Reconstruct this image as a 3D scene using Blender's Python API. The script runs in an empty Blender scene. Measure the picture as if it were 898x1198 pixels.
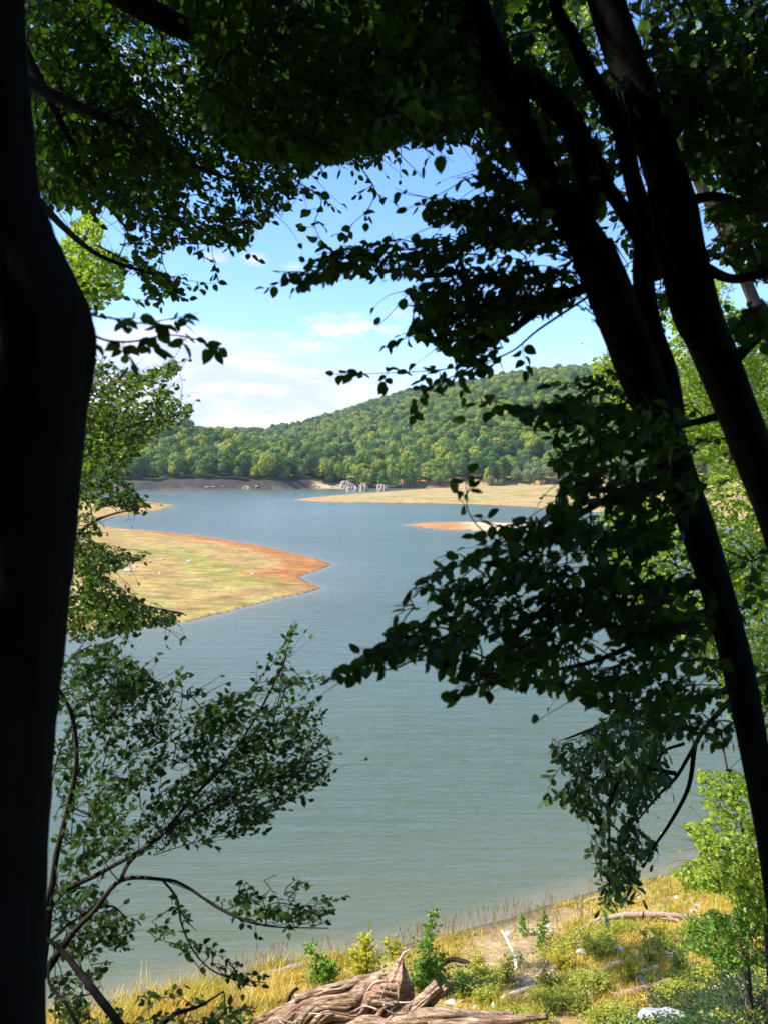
import bpy, math, random
import numpy as np
from mathutils import Vector, Matrix

rnd = random.Random(11)
rng = np.random.default_rng(11)
S = bpy.context.scene
COL = S.collection

# ------------------------------------------------------------------ camera
F = 905.0; CX, CY = 449.0, 599.0; HZ = 552.0
CAMZ = 10.0
pitch = math.atan((CY - HZ) / F)
cam = bpy.data.cameras.new('camera')
cam.sensor_fit = 'VERTICAL'; cam.sensor_height = 24.0; cam.sensor_width = 18.0
cam.lens = F / 1198.0 * 24.0
cam.clip_start = 0.05; cam.clip_end = 20000
cam.dof.use_dof = True; cam.dof.focus_distance = 60.0; cam.dof.aperture_fstop = 2.4
camo = bpy.data.objects.new('camera', cam); COL.objects.link(camo)
camo.location = (0, 0, CAMZ)
camo.rotation_euler = (math.pi / 2 - pitch, 0, 0)
S.camera = camo
_cp, _sp = math.cos(pitch), math.sin(pitch)

# ------------------------------------------------------------------ light
SUN_EL = math.radians(52); SUN_AZ = math.radians(-99)      # azimuth clockwise from +Y
sd = Vector((math.sin(SUN_AZ) * math.cos(SUN_EL), math.cos(SUN_AZ) * math.cos(SUN_EL), math.sin(SUN_EL)))
W = bpy.data.worlds.new('World'); S.world = W; W.use_nodes = True
sun = bpy.data.lights.new('sun', 'SUN'); sun.energy = 4.2; sun.angle = math.radians(0.5); sun.color = (1.0, 0.95, 0.86)
suno = bpy.data.objects.new('sun', sun); COL.objects.link(suno)
suno.rotation_euler = (-sd).to_track_quat('-Z', 'Y').to_euler(); suno.location = (0, 0, 60)
vs = S.view_settings
vs.view_transform = 'Standard'; vs.look = 'None'; vs.gamma = 1; vs.exposure = 1.2; vs.use_curve_mapping = False

def pix_dir(px, py):
    u = (px - CX) / F; v = (CY - py) / F
    # camera looks +Y pitched down
    return np.array([u, _cp + v * _sp, -_sp + v * _cp])

def P(px, py, d):
    r = pix_dir(px, py); t = d / r[1]
    return np.array([r[0] * t, d, CAMZ + r[2] * t])

def G(px, py, z=0.0):
    r = pix_dir(px, py); t = (z - CAMZ) / r[2]
    return np.array([r[0] * t, r[1] * t])

def proj(p):
    x = p[..., 0]; y = p[..., 1]; z = p[..., 2] - CAMZ
    dep = y * _cp - z * _sp; up = y * _sp + z * _cp
    dep = np.maximum(dep, 1e-3)
    return CX + F * x / dep, CY - F * up / dep

# ------------------------------------------------------------------ sky with clouds
def nd(nt, typ, **kw):
    n = nt.nodes.new(typ)
    for k, v in kw.items():
        if k == 'inp':
            for a, b in v.items(): n.inputs[a].default_value = b
        else: setattr(n, k, v)
    return n

def mulc(nt, a, b, f=1.0, mode='MULTIPLY'):
    m = nd(nt, 'ShaderNodeMix', data_type='RGBA', blend_type=mode); m.inputs['Factor'].default_value = f
    for s, v in (('A', a), ('B', b)):
        if isinstance(v, tuple): m.inputs[s].default_value = (*v, 1)
        else: nt.links.new(v, m.inputs[s])
    return m.outputs['Result']

def build_world():
    nt = W.node_tree; nt.nodes.clear(); L = nt.links
    out = nd(nt, 'ShaderNodeOutputWorld'); bg = nd(nt, 'ShaderNodeBackground')
    sky = nd(nt, 'ShaderNodeTexSky'); sky.sky_type = 'NISHITA'; sky.sun_disc = False
    sky.sun_elevation = SUN_EL; sky.sun_rotation = SUN_AZ
    sky.altitude = 300; sky.air_density = 1.0; sky.dust_density = 0.6; sky.ozone_density = 2.2
    bg.inputs['Strength'].default_value = 0.14
    tc = nd(nt, 'ShaderNodeTexCoord')
    sep = nd(nt, 'ShaderNodeSeparateXYZ'); L.new(tc.outputs['Generated'], sep.inputs[0])
    # gnomonic-ish coordinates on a cloud layer: x/(z+k), y/(z+k)
    def M(op, a, b=None, c=None, clamp=False):
        n = nd(nt, 'ShaderNodeMath', operation=op, use_clamp=clamp)
        for i, v in enumerate((a, b, c)):
            if v is None: continue
            if isinstance(v, (int, float)): n.inputs[i].default_value = v
            else: L.new(v, n.inputs[i])
        return n.outputs[0]
    def noise(vec, scale, detail, rough=0.55, dist=0.0):
        n = nd(nt, 'ShaderNodeTexNoise', inp={'Scale': scale, 'Detail': detail, 'Roughness': rough, 'Distortion': dist})
        L.new(vec, n.inputs['Vector']); return n.outputs['Fac']
    def sm(v, a, b):
        n = nd(nt, 'ShaderNodeMapRange', interpolation_type='SMOOTHSTEP', inp={'From Min': a, 'From Max': b})
        L.new(v, n.inputs['Value']); return n.outputs[0]
    X, Y, Z = sep.outputs
    mp = nd(nt, 'ShaderNodeMapping', vector_type='POINT'); mp.inputs['Scale'].default_value = (1.0, 1.0, 3.4)
    L.new(tc.outputs['Generated'], mp.inputs[0]); V = mp.outputs[0]
    mp2 = nd(nt, 'ShaderNodeMapping', vector_type='POINT'); mp2.inputs['Scale'].default_value = (1.0, 1.0, 5.0)
    mp2.inputs['Rotation'].default_value = (0, math.radians(9), 0)
    L.new(tc.outputs['Generated'], mp2.inputs[0]); V2 = mp2.outputs[0]
    # low wispy bank on the left near the horizon
    band = M('MULTIPLY', sm(Z, 0.23, 0.07), sm(X, 0.12, -0.14))
    w = noise(V2, 3.4, 7, 0.58, 0.3)
    wisp = M('MULTIPLY', sm(M('ADD', w, M('MULTIPLY', band, 0.36)), 0.60, 0.80), 0.92)
    # billowy low cumulus hugging the horizon
    band2 = M('MULTIPLY', sm(Z, 0.115, 0.05), sm(X, 0.10, -0.08))
    cu = sm(M('ADD', noise(V, 9.0, 6, 0.6), M('MULTIPLY', band2, 0.30)), 0.60, 0.70)
    cu = M('MULTIPLY', cu, M('MULTIPLY', band2, 0.85))
    # high sparse clouds
    hi = M('MULTIPLY', sm(noise(V, 2.6, 7, 0.6, 0.2), 0.60, 0.78), 0.9)
    hi = M('MULTIPLY', hi, sm(Z, 0.30, 0.42))
    # small individual clouds
    puffs = None
    for (px, py, rx, ry, s) in ((398, 384, 52, 17, 1.15), (452, 387, 24, 10, .8), (250, 303, 22, 9, .75), (296, 305, 17, 8, .6), (345, 312, 16, 8, .5),
                                (470, 368, 22, 9, .45), (225, 120, 62, 40, 1.2), (150, 92, 40, 26, 1.1), (232, 440, 40, 10, .5)):
        r = pix_dir(px, py); r = r / np.linalg.norm(r)
        dx = M('DIVIDE', M('SUBTRACT', X, float(r[0])), rx / F * .95)
        dz = M('DIVIDE', M('SUBTRACT', Z, float(r[2])), ry / F * .95)
        q = M('SQRT', M('ADD', M('MULTIPLY', dx, dx), M('MULTIPLY', dz, dz)))
        e = M('SUBTRACT', 1.0, q)
        e = M('ADD', e, M('MULTIPLY', M('SUBTRACT', noise(V, 16.0 if ry < 20 else 9.0, 6, 0.62), 0.5), 2.6))
        e = M('MULTIPLY', M('MULTIPLY', sm(e, -0.05, 0.9), s), sm(q, 1.9, 1.0))
        e = M('MULTIPLY', e, sm(Y, 0.0, 0.2))
        puffs = e if puffs is None else M('MAXIMUM', puffs, e)
    tot = M('MAXIMUM', M('MAXIMUM', wisp, cu), M('MAXIMUM', hi, puffs))
    tot = M('MINIMUM', tot, 0.96)
    shade = noise(V, 12.0, 4)
    cr = nd(nt, 'ShaderNodeMix', data_type='RGBA', blend_type='MIX')
    cr.inputs['A'].default_value = (2.5, 2.8, 3.9, 1); cr.inputs['B'].default_value = (3.75, 3.45, 3.95, 1)
    L.new(sm(shade, 0.4, 0.62), cr.inputs['Factor'])
    hsv = nd(nt, 'ShaderNodeHueSaturation', inp={'Saturation': 1.22, 'Value': 1.0}); L.new(mulc(nt, sky.outputs[0], (1.03, .99, 1.06)), hsv.inputs['Color'])
    mx = nd(nt, 'ShaderNodeMix', data_type='RGBA', blend_type='MIX')
    L.new(tot, mx.inputs['Factor']); L.new(hsv.outputs[0], mx.inputs['A']); L.new(cr.outputs['Result'], mx.inputs['B'])
    L.new(mx.outputs['Result'], bg.inputs['Color']); L.new(bg.outputs[0], out.inputs[0])
build_world()

# ------------------------------------------------------------------ helpers
def tag(o, label=None, cat=None, group=None, kind=None):
    if label: o['label'] = label
    if cat: o['category'] = cat
    if group: o['group'] = group
    if kind: o['kind'] = kind
    return o

def empty(name, loc, label, cat, group=None):
    o = bpy.data.objects.new(name, None); COL.objects.link(o)
    o.location = Vector([float(v) for v in loc]); o.empty_display_size = .2
    return tag(o, label, cat, group)

def mesh_obj(name, V, Fc, mat, parent=None, smooth=False, attrs=None):
    """V (N,3); Fc list of int arrays (M,3) or (M,4)."""
    V = np.asarray(V, dtype=np.float64)
    if parent is not None: V = V - np.array(parent.location)
    me = bpy.data.meshes.new(name)
    Fc = [f for f in Fc if len(f)]
    me.vertices.add(len(V)); me.vertices.foreach_set('co', V.astype(np.float32).ravel())
    idx = np.concatenate([f.ravel() for f in Fc]).astype(np.int32)
    sizes = np.concatenate([np.full(len(f), f.shape[1]) for f in Fc]).astype(np.int32)
    starts = np.concatenate([[0], np.cumsum(sizes)[:-1]]).astype(np.int32)
    me.loops.add(len(idx)); me.loops.foreach_set('vertex_index', idx)
    me.polygons.add(len(sizes)); me.polygons.foreach_set('loop_start', starts)
    me.polygons.foreach_set('loop_total', sizes)
    me.polygons.foreach_set('use_smooth', np.full(len(sizes), smooth))
    me.update(calc_edges=True); me.validate()
    if attrs:
        for k, a in attrs.items():
            if a.ndim == 1:
                at = me.attributes.new(k, 'FLOAT', 'POINT'); at.data.foreach_set('value', a.astype(np.float32))
            else:
                at = me.attributes.new(k, 'FLOAT_COLOR', 'POINT')
                c = np.ones((len(a), 4), np.float32); c[:, :3] = a; at.data.foreach_set('color', c.ravel())
    me.materials.append(mat)
    o = bpy.data.objects.new(name, me); COL.objects.link(o)
    if parent is not None: o.parent = parent
    return o

class MB:
    def __init__(s): s.V = []; s.T = []; s.Q = []; s.n = 0; s.cuts = []
    def add(s, V, T=None, Q=None):
        if T is not None and len(T): s.T.append(np.asarray(T) + s.n)
        if Q is not None and len(Q): s.Q.append(np.asarray(Q) + s.n)
        s.V.append(np.asarray(V, float)); s.n += len(V)
    def build(s, name, mat, parent=None, smooth=True, attrs=None):
        if name in ('limbs', 'stems') and len(s.V) > 1:
            for V, T, Q, o in zip(s.V, s.T, s.Q, np.cumsum([0] + [len(v) for v in s.V[:-1]])):
                mesh_obj(name[:-1], V, [T - o, Q - o], mat, parent, smooth)
            return
        name = name.rstrip('s') if name in ('limbs', 'stems') else name
        return mesh_obj(name, np.concatenate(s.V), [np.concatenate(a) for a in (s.T, s.Q) if a], mat, parent, smooth, attrs)

def smooth_path(pts, rad, k=6):
    pts = np.asarray(pts, float); rad = np.asarray(rad, float); n = len(pts)
    if n < 3: k = max(k, 2)
    p = np.vstack([2 * pts[0] - pts[1], pts, 2 * pts[-1] - pts[-2]])
    out = []; ro = []
    for i in range(n - 1):
        p0, p1, p2, p3 = p[i:i + 4]
        for j in range(k):
            t = j / k
            out.append(.5 * ((2 * p1) + (-p0 + p2) * t + (2 * p0 - 5 * p1 + 4 * p2 - p3) * t * t + (-p0 + 3 * p1 - 3 * p2 + p3) * t ** 3))
            ro.append(rad[i] * (1 - t) + rad[i + 1] * t)
    out.append(pts[-1]); ro.append(rad[-1])
    return np.array(out), np.array(ro)

def tube(mb, pts, rad, sides=8, rough=0.0, seed=0, flute=0):
    pts = np.asarray(pts, float); rad = np.asarray(rad, float); n = len(pts)
    tan = np.gradient(pts, axis=0); tan /= np.linalg.norm(tan, axis=1)[:, None] + 1e-9
    ref = np.array([0, 0, 1.]) if abs(tan[0][2]) < .9 else np.array([1., 0, 0])
    u = np.cross(tan, ref); 
    bad = np.linalg.norm(u, axis=1) < 1e-3; u[bad] = (1, 0, 0)
    u /= np.linalg.norm(u, axis=1)[:, None]
    for i in range(1, n):
        a = u[i - 1] - tan[i] * np.dot(u[i - 1], tan[i]); l = np.linalg.norm(a)
        if l > 1e-6: u[i] = a / l
    v = np.cross(tan, u)
    ang = np.linspace(0, 2 * math.pi, sides, endpoint=False)
    R = np.repeat(rad[:, None], sides, 1)
    if rough:
        g = np.random.default_rng(seed)
        base = g.normal(0, 1, sides)
        R = R * (1 + rough * (.5 * base[None, :] + .6 * vnoise2(np.arange(n)[:, None] * .35 + seed, ang[None, :] * 1.3 + seed * 3)))
    if flute:
        R = R * (1 + .10 * np.cos(flute * ang[None, :] + np.linspace(0, 1.5, n)[:, None]))
    ring = pts[:, None, :] + R[:, :, None] * (np.cos(ang)[None, :, None] * u[:, None, :] + np.sin(ang)[None, :, None] * v[:, None, :])
    V = ring.reshape(-1, 3)
    i = np.arange(n - 1)[:, None]; j = np.arange(sides)[None, :]; j2 = (j + 1) % sides
    Q = np.stack([i * sides + j, i * sides + j2, (i + 1) * sides + j2, (i + 1) * sides + j], -1).reshape(-1, 4)
    V = np.vstack([V, pts[0], pts[-1]]); c0 = n * sides; c1 = c0 + 1
    jj = np.arange(sides)
    T = np.vstack([np.stack([np.full(sides, c0), (jj + 1) % sides, jj], 1),
                   np.stack([np.full(sides, c1), (n - 1) * sides + jj, (n - 1) * sides + (jj + 1) % sides], 1)])
    mb.add(V, T, Q)

def _hash(ix, iy):
    h = (ix.astype(np.int64) * 374761393 + iy.astype(np.int64) * 668265263) & 0x7fffffff
    h = ((h ^ (h >> 13)) * 1274126177) & 0x7fffffff
    return ((h ^ (h >> 16)) & 0xffff) / 65535.0
def vnoise2(x, y):
    x, y = np.broadcast_arrays(np.asarray(x, float), np.asarray(y, float))
    ix = np.floor(x); iy = np.floor(y); fx = x - ix; fy = y - iy
    fx = fx * fx * (3 - 2 * fx); fy = fy * fy * (3 - 2 * fy)
    a = _hash(ix, iy); b = _hash(ix + 1, iy); c = _hash(ix, iy + 1); d = _hash(ix + 1, iy + 1)
    return ((a * (1 - fx) + b * fx) * (1 - fy) + (c * (1 - fx) + d * fx) * fy) * 2 - 1
def fbm(x, y, o=4):
    s = 0; a = 1; t = 0
    for k in range(o):
        s = s + a * vnoise2(x * 2 ** k + 17.3 * k, y * 2 ** k - 9.1 * k); t += a; a *= .5
    return s / t
def sst(v, a, b):
    t = np.clip((v - a) / (b - a), 0, 1); return t * t * (3 - 2 * t)

def sdf_poly(x, y, poly):
    """positive inside"""
    poly = np.asarray(poly); n = len(poly)
    d = np.full(x.shape, 1e18); ins = np.zeros(x.shape, bool)
    for i in range(n):
        a = poly[i]; b = poly[(i + 1) % n]; e = b - a
        wx = x - a[0]; wy = y - a[1]
        t = np.clip((wx * e[0] + wy * e[1]) / (e @ e + 1e-12), 0, 1)
        d = np.minimum(d, (wx - t * e[0]) ** 2 + (wy - t * e[1]) ** 2)
        c = (a[1] > y) != (b[1] > y)
        with np.errstate(divide='ignore', invalid='ignore'):
            xi = (b[0] - a[0]) * (y - a[1]) / (b[1] - a[1] + 1e-15) + a[0]
        ins ^= c & (x < xi)
    d = np.sqrt(d); return np.where(ins, d, -d)

def in_poly(px, py, poly):
    return sdf_poly(np.asarray(px, float), np.asarray(py, float), np.asarray(poly, float)) > 0

# ------------------------------------------------------------------ materials
def mat(name, build):
    m = bpy.data.materials.new(name); m.use_nodes = True; nt = m.node_tree; nt.nodes.clear()
    out = nd(nt, 'ShaderNodeOutputMaterial'); sh = build(nt, nt.links); nt.links.new(sh, out.inputs['Surface']); return m

def ramp(nt, fac, stops):
    r = nd(nt, 'ShaderNodeValToRGB'); e = r.color_ramp.elements
    e[0].position, e[0].color = stops[0][0], (*stops[0][1], 1); e[1].position, e[1].color = stops[-1][0], (*stops[-1][1], 1)
    for p, c in stops[1:-1]:
        q = e.new(p); q.color = (*c, 1)
    nt.links.new(fac, r.inputs[0]); return r.outputs[0]

def leaf_mat(name, c1, c2, trans, tfac=.42, rough=.42, scale=1.2, spec=.4):
    def b(nt, L):
        geo = nd(nt, 'ShaderNodeNewGeometry'); tc = nd(nt, 'ShaderNodeTexCoord')
        n = nd(nt, 'ShaderNodeTexNoise', inp={'Scale': scale, 'Detail': 3}); L.new(tc.outputs['Object'], n.inputs['Vector'])
        add = nd(nt, 'ShaderNodeMath', operation='ADD'); L.new(n.outputs['Fac'], add.inputs[0])
        mm = nd(nt, 'ShaderNodeMath', operation='MULTIPLY_ADD'); L.new(geo.outputs['Random Per Island'], mm.inputs[0])
        mm.inputs[1].default_value = .8; mm.inputs[2].default_value = -.4; L.new(mm.outputs[0], add.inputs[1])
        col = ramp(nt, add.outputs[0], [(0.2, c1), (0.8, c2)])
        tcol = mulc(nt, col, trans, 1.0, 'MULTIPLY')
        p = nd(nt, 'ShaderNodeBsdfPrincipled', inp={'Roughness': rough, 'Specular IOR Level': spec}); L.new(col, p.inputs['Base Color'])
        t = nd(nt, 'ShaderNodeBsdfTranslucent'); L.new(tcol, t.inputs['Color'])
        mx = nd(nt, 'ShaderNodeMixShader'); mx.inputs[0].default_value = tfac
        L.new(p.outputs[0], mx.inputs[1]); L.new(t.outputs[0], mx.inputs[2]); return mx.outputs[0]
    return mat(name, b)

def far_leaf_mat(name, stops, tfac=.1):
    def b(nt, L):
        oi = nd(nt, 'ShaderNodeObjectInfo'); geo = nd(nt, 'ShaderNodeNewGeometry')
        tc = nd(nt, 'ShaderNodeTexCoord')
        big = nd(nt, 'ShaderNodeTexNoise', inp={'Scale': .016, 'Detail': 3}); L.new(geo.outputs['Position'], big.inputs['Vector'])
        a = nd(nt, 'ShaderNodeMath', operation='MULTIPLY_ADD'); L.new(big.outputs['Fac'], a.inputs[0]); a.inputs[1].default_value = 1.1; a.inputs[2].default_value = -.55
        b2 = nd(nt, 'ShaderNodeMath', operation='ADD'); L.new(a.outputs[0], b2.inputs[0]); L.new(oi.outputs['Random'], b2.inputs[1])
        c = nd(nt, 'ShaderNodeMath', operation='MULTIPLY_ADD'); L.new(geo.outputs['Random Per Island'], c.inputs[0]); c.inputs[1].default_value = .2; c.inputs[2].default_value = -.1
        d = nd(nt, 'ShaderNodeMath', operation='ADD'); L.new(b2.outputs[0], d.inputs[0]); L.new(c.outputs[0], d.inputs[1])
        col = ramp(nt, d.outputs[0], stops)
        p = nd(nt, 'ShaderNodeBsdfPrincipled', inp={'Roughness': .6, 'Specular IOR Level': .25}); L.new(col, p.inputs['Base Color'])
        t = nd(nt, 'ShaderNodeBsdfTranslucent'); L.new(mulc(nt, col, (1.5, 1.6, .6)), t.inputs['Color'])
        mx = nd(nt, 'ShaderNodeMixShader'); mx.inputs[0].default_value = tfac
        L.new(p.outputs[0], mx.inputs[1]); L.new(t.outputs[0], mx.inputs[2]); return mx.outputs[0]
    return mat(name, b)

def bark_mat(name, c1, c2, scale=9, stretch=.18, bump=.6, c3=None):
    def b(nt, L):
        tc = nd(nt, 'ShaderNodeTexCoord'); mp = nd(nt, 'ShaderNodeMapping'); mp.inputs['Scale'].default_value = (1, 1, stretch)
        L.new(tc.outputs['Object'], mp.inputs[0])
        n = nd(nt, 'ShaderNodeTexNoise', inp={'Scale': scale * 3, 'Detail': 8, 'Roughness': .65, 'Distortion': .6}); L.new(mp.outputs[0], n.inputs['Vector'])
        col = ramp(nt, n.outputs['Fac'], [(0.3, c1), (0.7, c2)])
        if c3:
            n2 = nd(nt, 'ShaderNodeTexNoise', inp={'Scale': 3.0, 'Detail': 4}); L.new(tc.outputs['Object'], n2.inputs['Vector'])
            mr = nd(nt, 'ShaderNodeMapRange', inp={'From Min': .56, 'From Max': .62}); L.new(n2.outputs['Fac'], mr.inputs['Value'])
            mx = nd(nt, 'ShaderNodeMix', data_type='RGBA'); L.new(mr.outputs[0], mx.inputs['Factor']); L.new(col, mx.inputs['A']); mx.inputs['B'].default_value = (*c3, 1)
            col = mx.outputs['Result']
        p = nd(nt, 'ShaderNodeBsdfPrincipled', inp={'Roughness': .9, 'Specular IOR Level': .06}); L.new(col, p.inputs['Base Color'])
        bp = nd(nt, 'ShaderNodeBump', inp={'Strength': bump, 'Distance': .02}); L.new(n.outputs['Fac'], bp.inputs['Height']); L.new(bp.outputs[0], p.inputs['Normal'])
        return p.outputs[0]
    return mat(name, b)

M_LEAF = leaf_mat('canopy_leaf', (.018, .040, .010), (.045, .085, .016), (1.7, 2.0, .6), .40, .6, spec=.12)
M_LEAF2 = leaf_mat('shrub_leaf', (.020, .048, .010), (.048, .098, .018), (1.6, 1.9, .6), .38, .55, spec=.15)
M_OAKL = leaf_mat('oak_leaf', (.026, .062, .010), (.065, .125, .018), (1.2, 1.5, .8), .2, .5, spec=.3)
M_LIT = leaf_mat('sunlit_leaf', (.17, .29, .03), (.36, .44, .05), (1.5, 1.5, .6), .5, .45)  # pale tone puts the sunlight into the leaf colour
M_MID = leaf_mat('half_lit_leaf', (.045, .09, .018), (.11, .18, .03), (1.6, 1.6, .6), .42, .5, spec=.25)  # middle tone puts partial sunlight into the leaf colour
M_YEL = leaf_mat('yellow_green_leaf', (.36, .38, .025), (.55, .50, .04), (1.4, 1.3, .5), .4, .5)
M_GREEN = leaf_mat('sapling_leaf', (.09, .19, .02), (.20, .33, .04), (1.5, 1.6, .6), .4, .45)
M_WEED = leaf_mat('weed_leaf', (.20, .26, .03), (.42, .40, .05), (1.4, 1.4, .5), .35, .5, scale=.6)
M_DWEED = leaf_mat('shade_tinted_ivy', (.018, .040, .010), (.045, .085, .018), (1.4, 1.5, .6), .3, .45, scale=.6)  # leaf colour lowered to stand for tree shade in this corner
M_GRASS = leaf_mat('grass_blade', (.33, .34, .035), (.76, .54, .16), (1.2, 1.15, .6), .35, .6, scale=.5, spec=.1)
M_STRAW = leaf_mat('straw', (.40, .28, .12), (.58, .44, .22), (1.1, 1.0, .7), .25, .7)
M_CANOPY = leaf_mat('forest_leaf', (.022, .042, .014), (.05, .085, .022), (1.2, 1.4, .6), .15, .6)
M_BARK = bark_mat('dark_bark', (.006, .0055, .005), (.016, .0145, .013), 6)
M_TWIG = bark_mat('twig_bark', (.03, .022, .016), (.06, .045, .035), 12)
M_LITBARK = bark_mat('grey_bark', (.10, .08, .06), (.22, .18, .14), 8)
M_DRIFT = bark_mat('driftwood', (.20, .145, .095), (.56, .45, .34), 10, 1.0, 1.0)
def wood_mat(name, dark, mid_, light, moss=None, along='x'):
    def b(nt, L):
        tc = nd(nt, 'ShaderNodeTexCoord'); mp = nd(nt, 'ShaderNodeMapping'); mp.inputs['Scale'].default_value = (.14, 1, 1); mp.inputs['Rotation'].default_value = (0, math.radians(-14), math.radians(6))
        L.new(tc.outputs['Object'], mp.inputs[0])
        n = nd(nt, 'ShaderNodeTexNoise', inp={'Scale': 24.0, 'Detail': 8, 'Roughness': .7, 'Distortion': .8}); L.new(mp.outputs[0], n.inputs['Vector'])
        n0 = nd(nt, 'ShaderNodeTexNoise', inp={'Scale': 4.0, 'Detail': 5, 'Roughness': .6}); L.new(tc.outputs['Object'], n0.inputs['Vector'])
        col = ramp(nt, n.outputs['Fac'], [(.34, dark), (.47, mid_), (.64, light)])
        col = mulc(nt, col, ramp(nt, n0.outputs['Fac'], [(.35, (.62, .58, .55)), (.65, (1.25, 1.22, 1.2))]))
        if moss:
            n2 = nd(nt, 'ShaderNodeTexNoise', inp={'Scale': 3.2, 'Detail': 9, 'Roughness': .7}); L.new(tc.outputs['Object'], n2.inputs['Vector'])
            mr = nd(nt, 'ShaderNodeMapRange', inp={'From Min': .56, 'From Max': .66, 'To Max': .75}); L.new(n2.outputs['Fac'], mr.inputs['Value'])
            mx = nd(nt, 'ShaderNodeMix', data_type='RGBA'); L.new(mr.outputs[0], mx.inputs['Factor']); L.new(col, mx.inputs['A']); mx.inputs['B'].default_value = (*moss, 1); col = mx.outputs['Result']
        p = nd(nt, 'ShaderNodeBsdfPrincipled', inp={'Roughness': .9, 'Specular IOR Level': .1}); L.new(col, p.inputs['Base Color'])
        bp = nd(nt, 'ShaderNodeBump', inp={'Strength': 1.0, 'Distance': .04}); L.new(n.outputs['Fac'], bp.inputs['Height']); L.new(bp.outputs[0], p.inputs['Normal'])
        return p.outputs[0]
    return mat(name, b)
M_STUMP = wood_mat('stump_wood', (.035, .018, .010), (.33, .21, .14), (.66, .49, .36), (.15, .14, .02))
M_SAND = wood_mat('root_wood', (.07, .045, .03), (.36, .25, .17), (.60, .47, .34))
M_PALE = bark_mat('bleached_wood', (.45, .38, .30), (.72, .65, .55), 10, 1.0, .5)
M_CHAR = bark_mat('dark_wood', (.015, .012, .010), (.05, .038, .03), 9, 1.0, .8)
M_STONE = bark_mat('stone', (.32, .30, .27), (.62, .58, .52), 5, 1.0, .5)
M_WHITE = bark_mat('white_stone', (.22, .22, .23), (.42, .42, .43), 4, 1.0, .4)
M_CLIFF = bark_mat('cliff_rock', (.15, .115, .09), (.52, .41, .31), .25, .35, 1.0)
M_FAR = far_leaf_mat('far_foliage', [(0.0, (.032, .088, .015)), (0.35, (.078, .165, .020)), (.65, (.165, .255, .024)), (1.0, (.33, .33, .034))])
M_WILLOW = far_leaf_mat('pale_foliage', [(0.0, (.10, .15, .05)), (1.0, (.20, .24, .09))])
M_FTRUNK = bark_mat('far_trunk', (.05, .04, .03), (.12, .10, .08), 1)

# ------------------------------------------------------------------ terrain
near_px = [(-260, 1420), (-40, 1222), (60, 1188), (140, 1166), (200, 1153), (260, 1141), (330, 1127), (400, 1116), (480, 1102), (540, 1088), (590, 1075),
           (640, 1058), (700, 1043), (760, 1028), (830, 1008), (898, 985), (1000, 950), (1200, 880)]
near_poly = [G(*p) for p in near_px] + [np.array([60., 45.]), np.array([120, 30.]), np.array([120, -150.]), np.array([-120, -150.]), np.array([-120, 5.]), np.array([-20., 7.])]
pen_px = [(-500, 583), (60, 582), (120, 584), (165, 586), (205, 591), (192, 596), (150, 602), (118, 608), (112, 613), (140, 618), (190, 622), (250, 629), (300, 637), (340, 646),
          (372, 654), (388, 661), (370, 668), (350, 675), (360, 681), (378, 688), (356, 695), (318, 702), (268, 716), (222, 727), (175, 734), (110, 740), (0, 748), (-300, 775), (-900, 830)]
pen_poly = [G(*p) for p in pen_px]
right_px = [(343, 585), (360, 582.5), (400, 579), (440, 576), (480, 573), (520, 570.5), (700, 568), (1500, 568), (1500, 690), (1000, 640), (860, 618), (780, 607), (700, 599), (620, 593), (560, 590), (500, 588.5), (430, 588), (380, 587)]
right_poly = [G(*p) for p in right_px]
isl_px = [(470, 614), (500, 611.5), (550, 611), (620, 613), (660, 616), (640, 621), (580, 622), (520, 619.5), (490, 617)]
isl_poly = [G(*p) for p in isl_px]
far_poly = [np.array([-1500., 380.]), G(-100, 575), G(60, 574.5), G(150, 574), G(250, 573.5), G(330, 573), G(365, 571.5), G(400, 571.5), G(440, 571), G(480, 571),
            G(620, 571), np.array([400., 420.]), np.array([1500., 380.]), np.array([3500., 4000.]), np.array([-3500., 4000.])]
ridge_x = np.array([-900, -400, -173, -104, -30, 36, 129, 198, 291, 400, 700, 1500])
ridge_z = np.array([20, 20, 24, 36, 60, 78, 93, 102, 111, 118, 130, 130])

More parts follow.
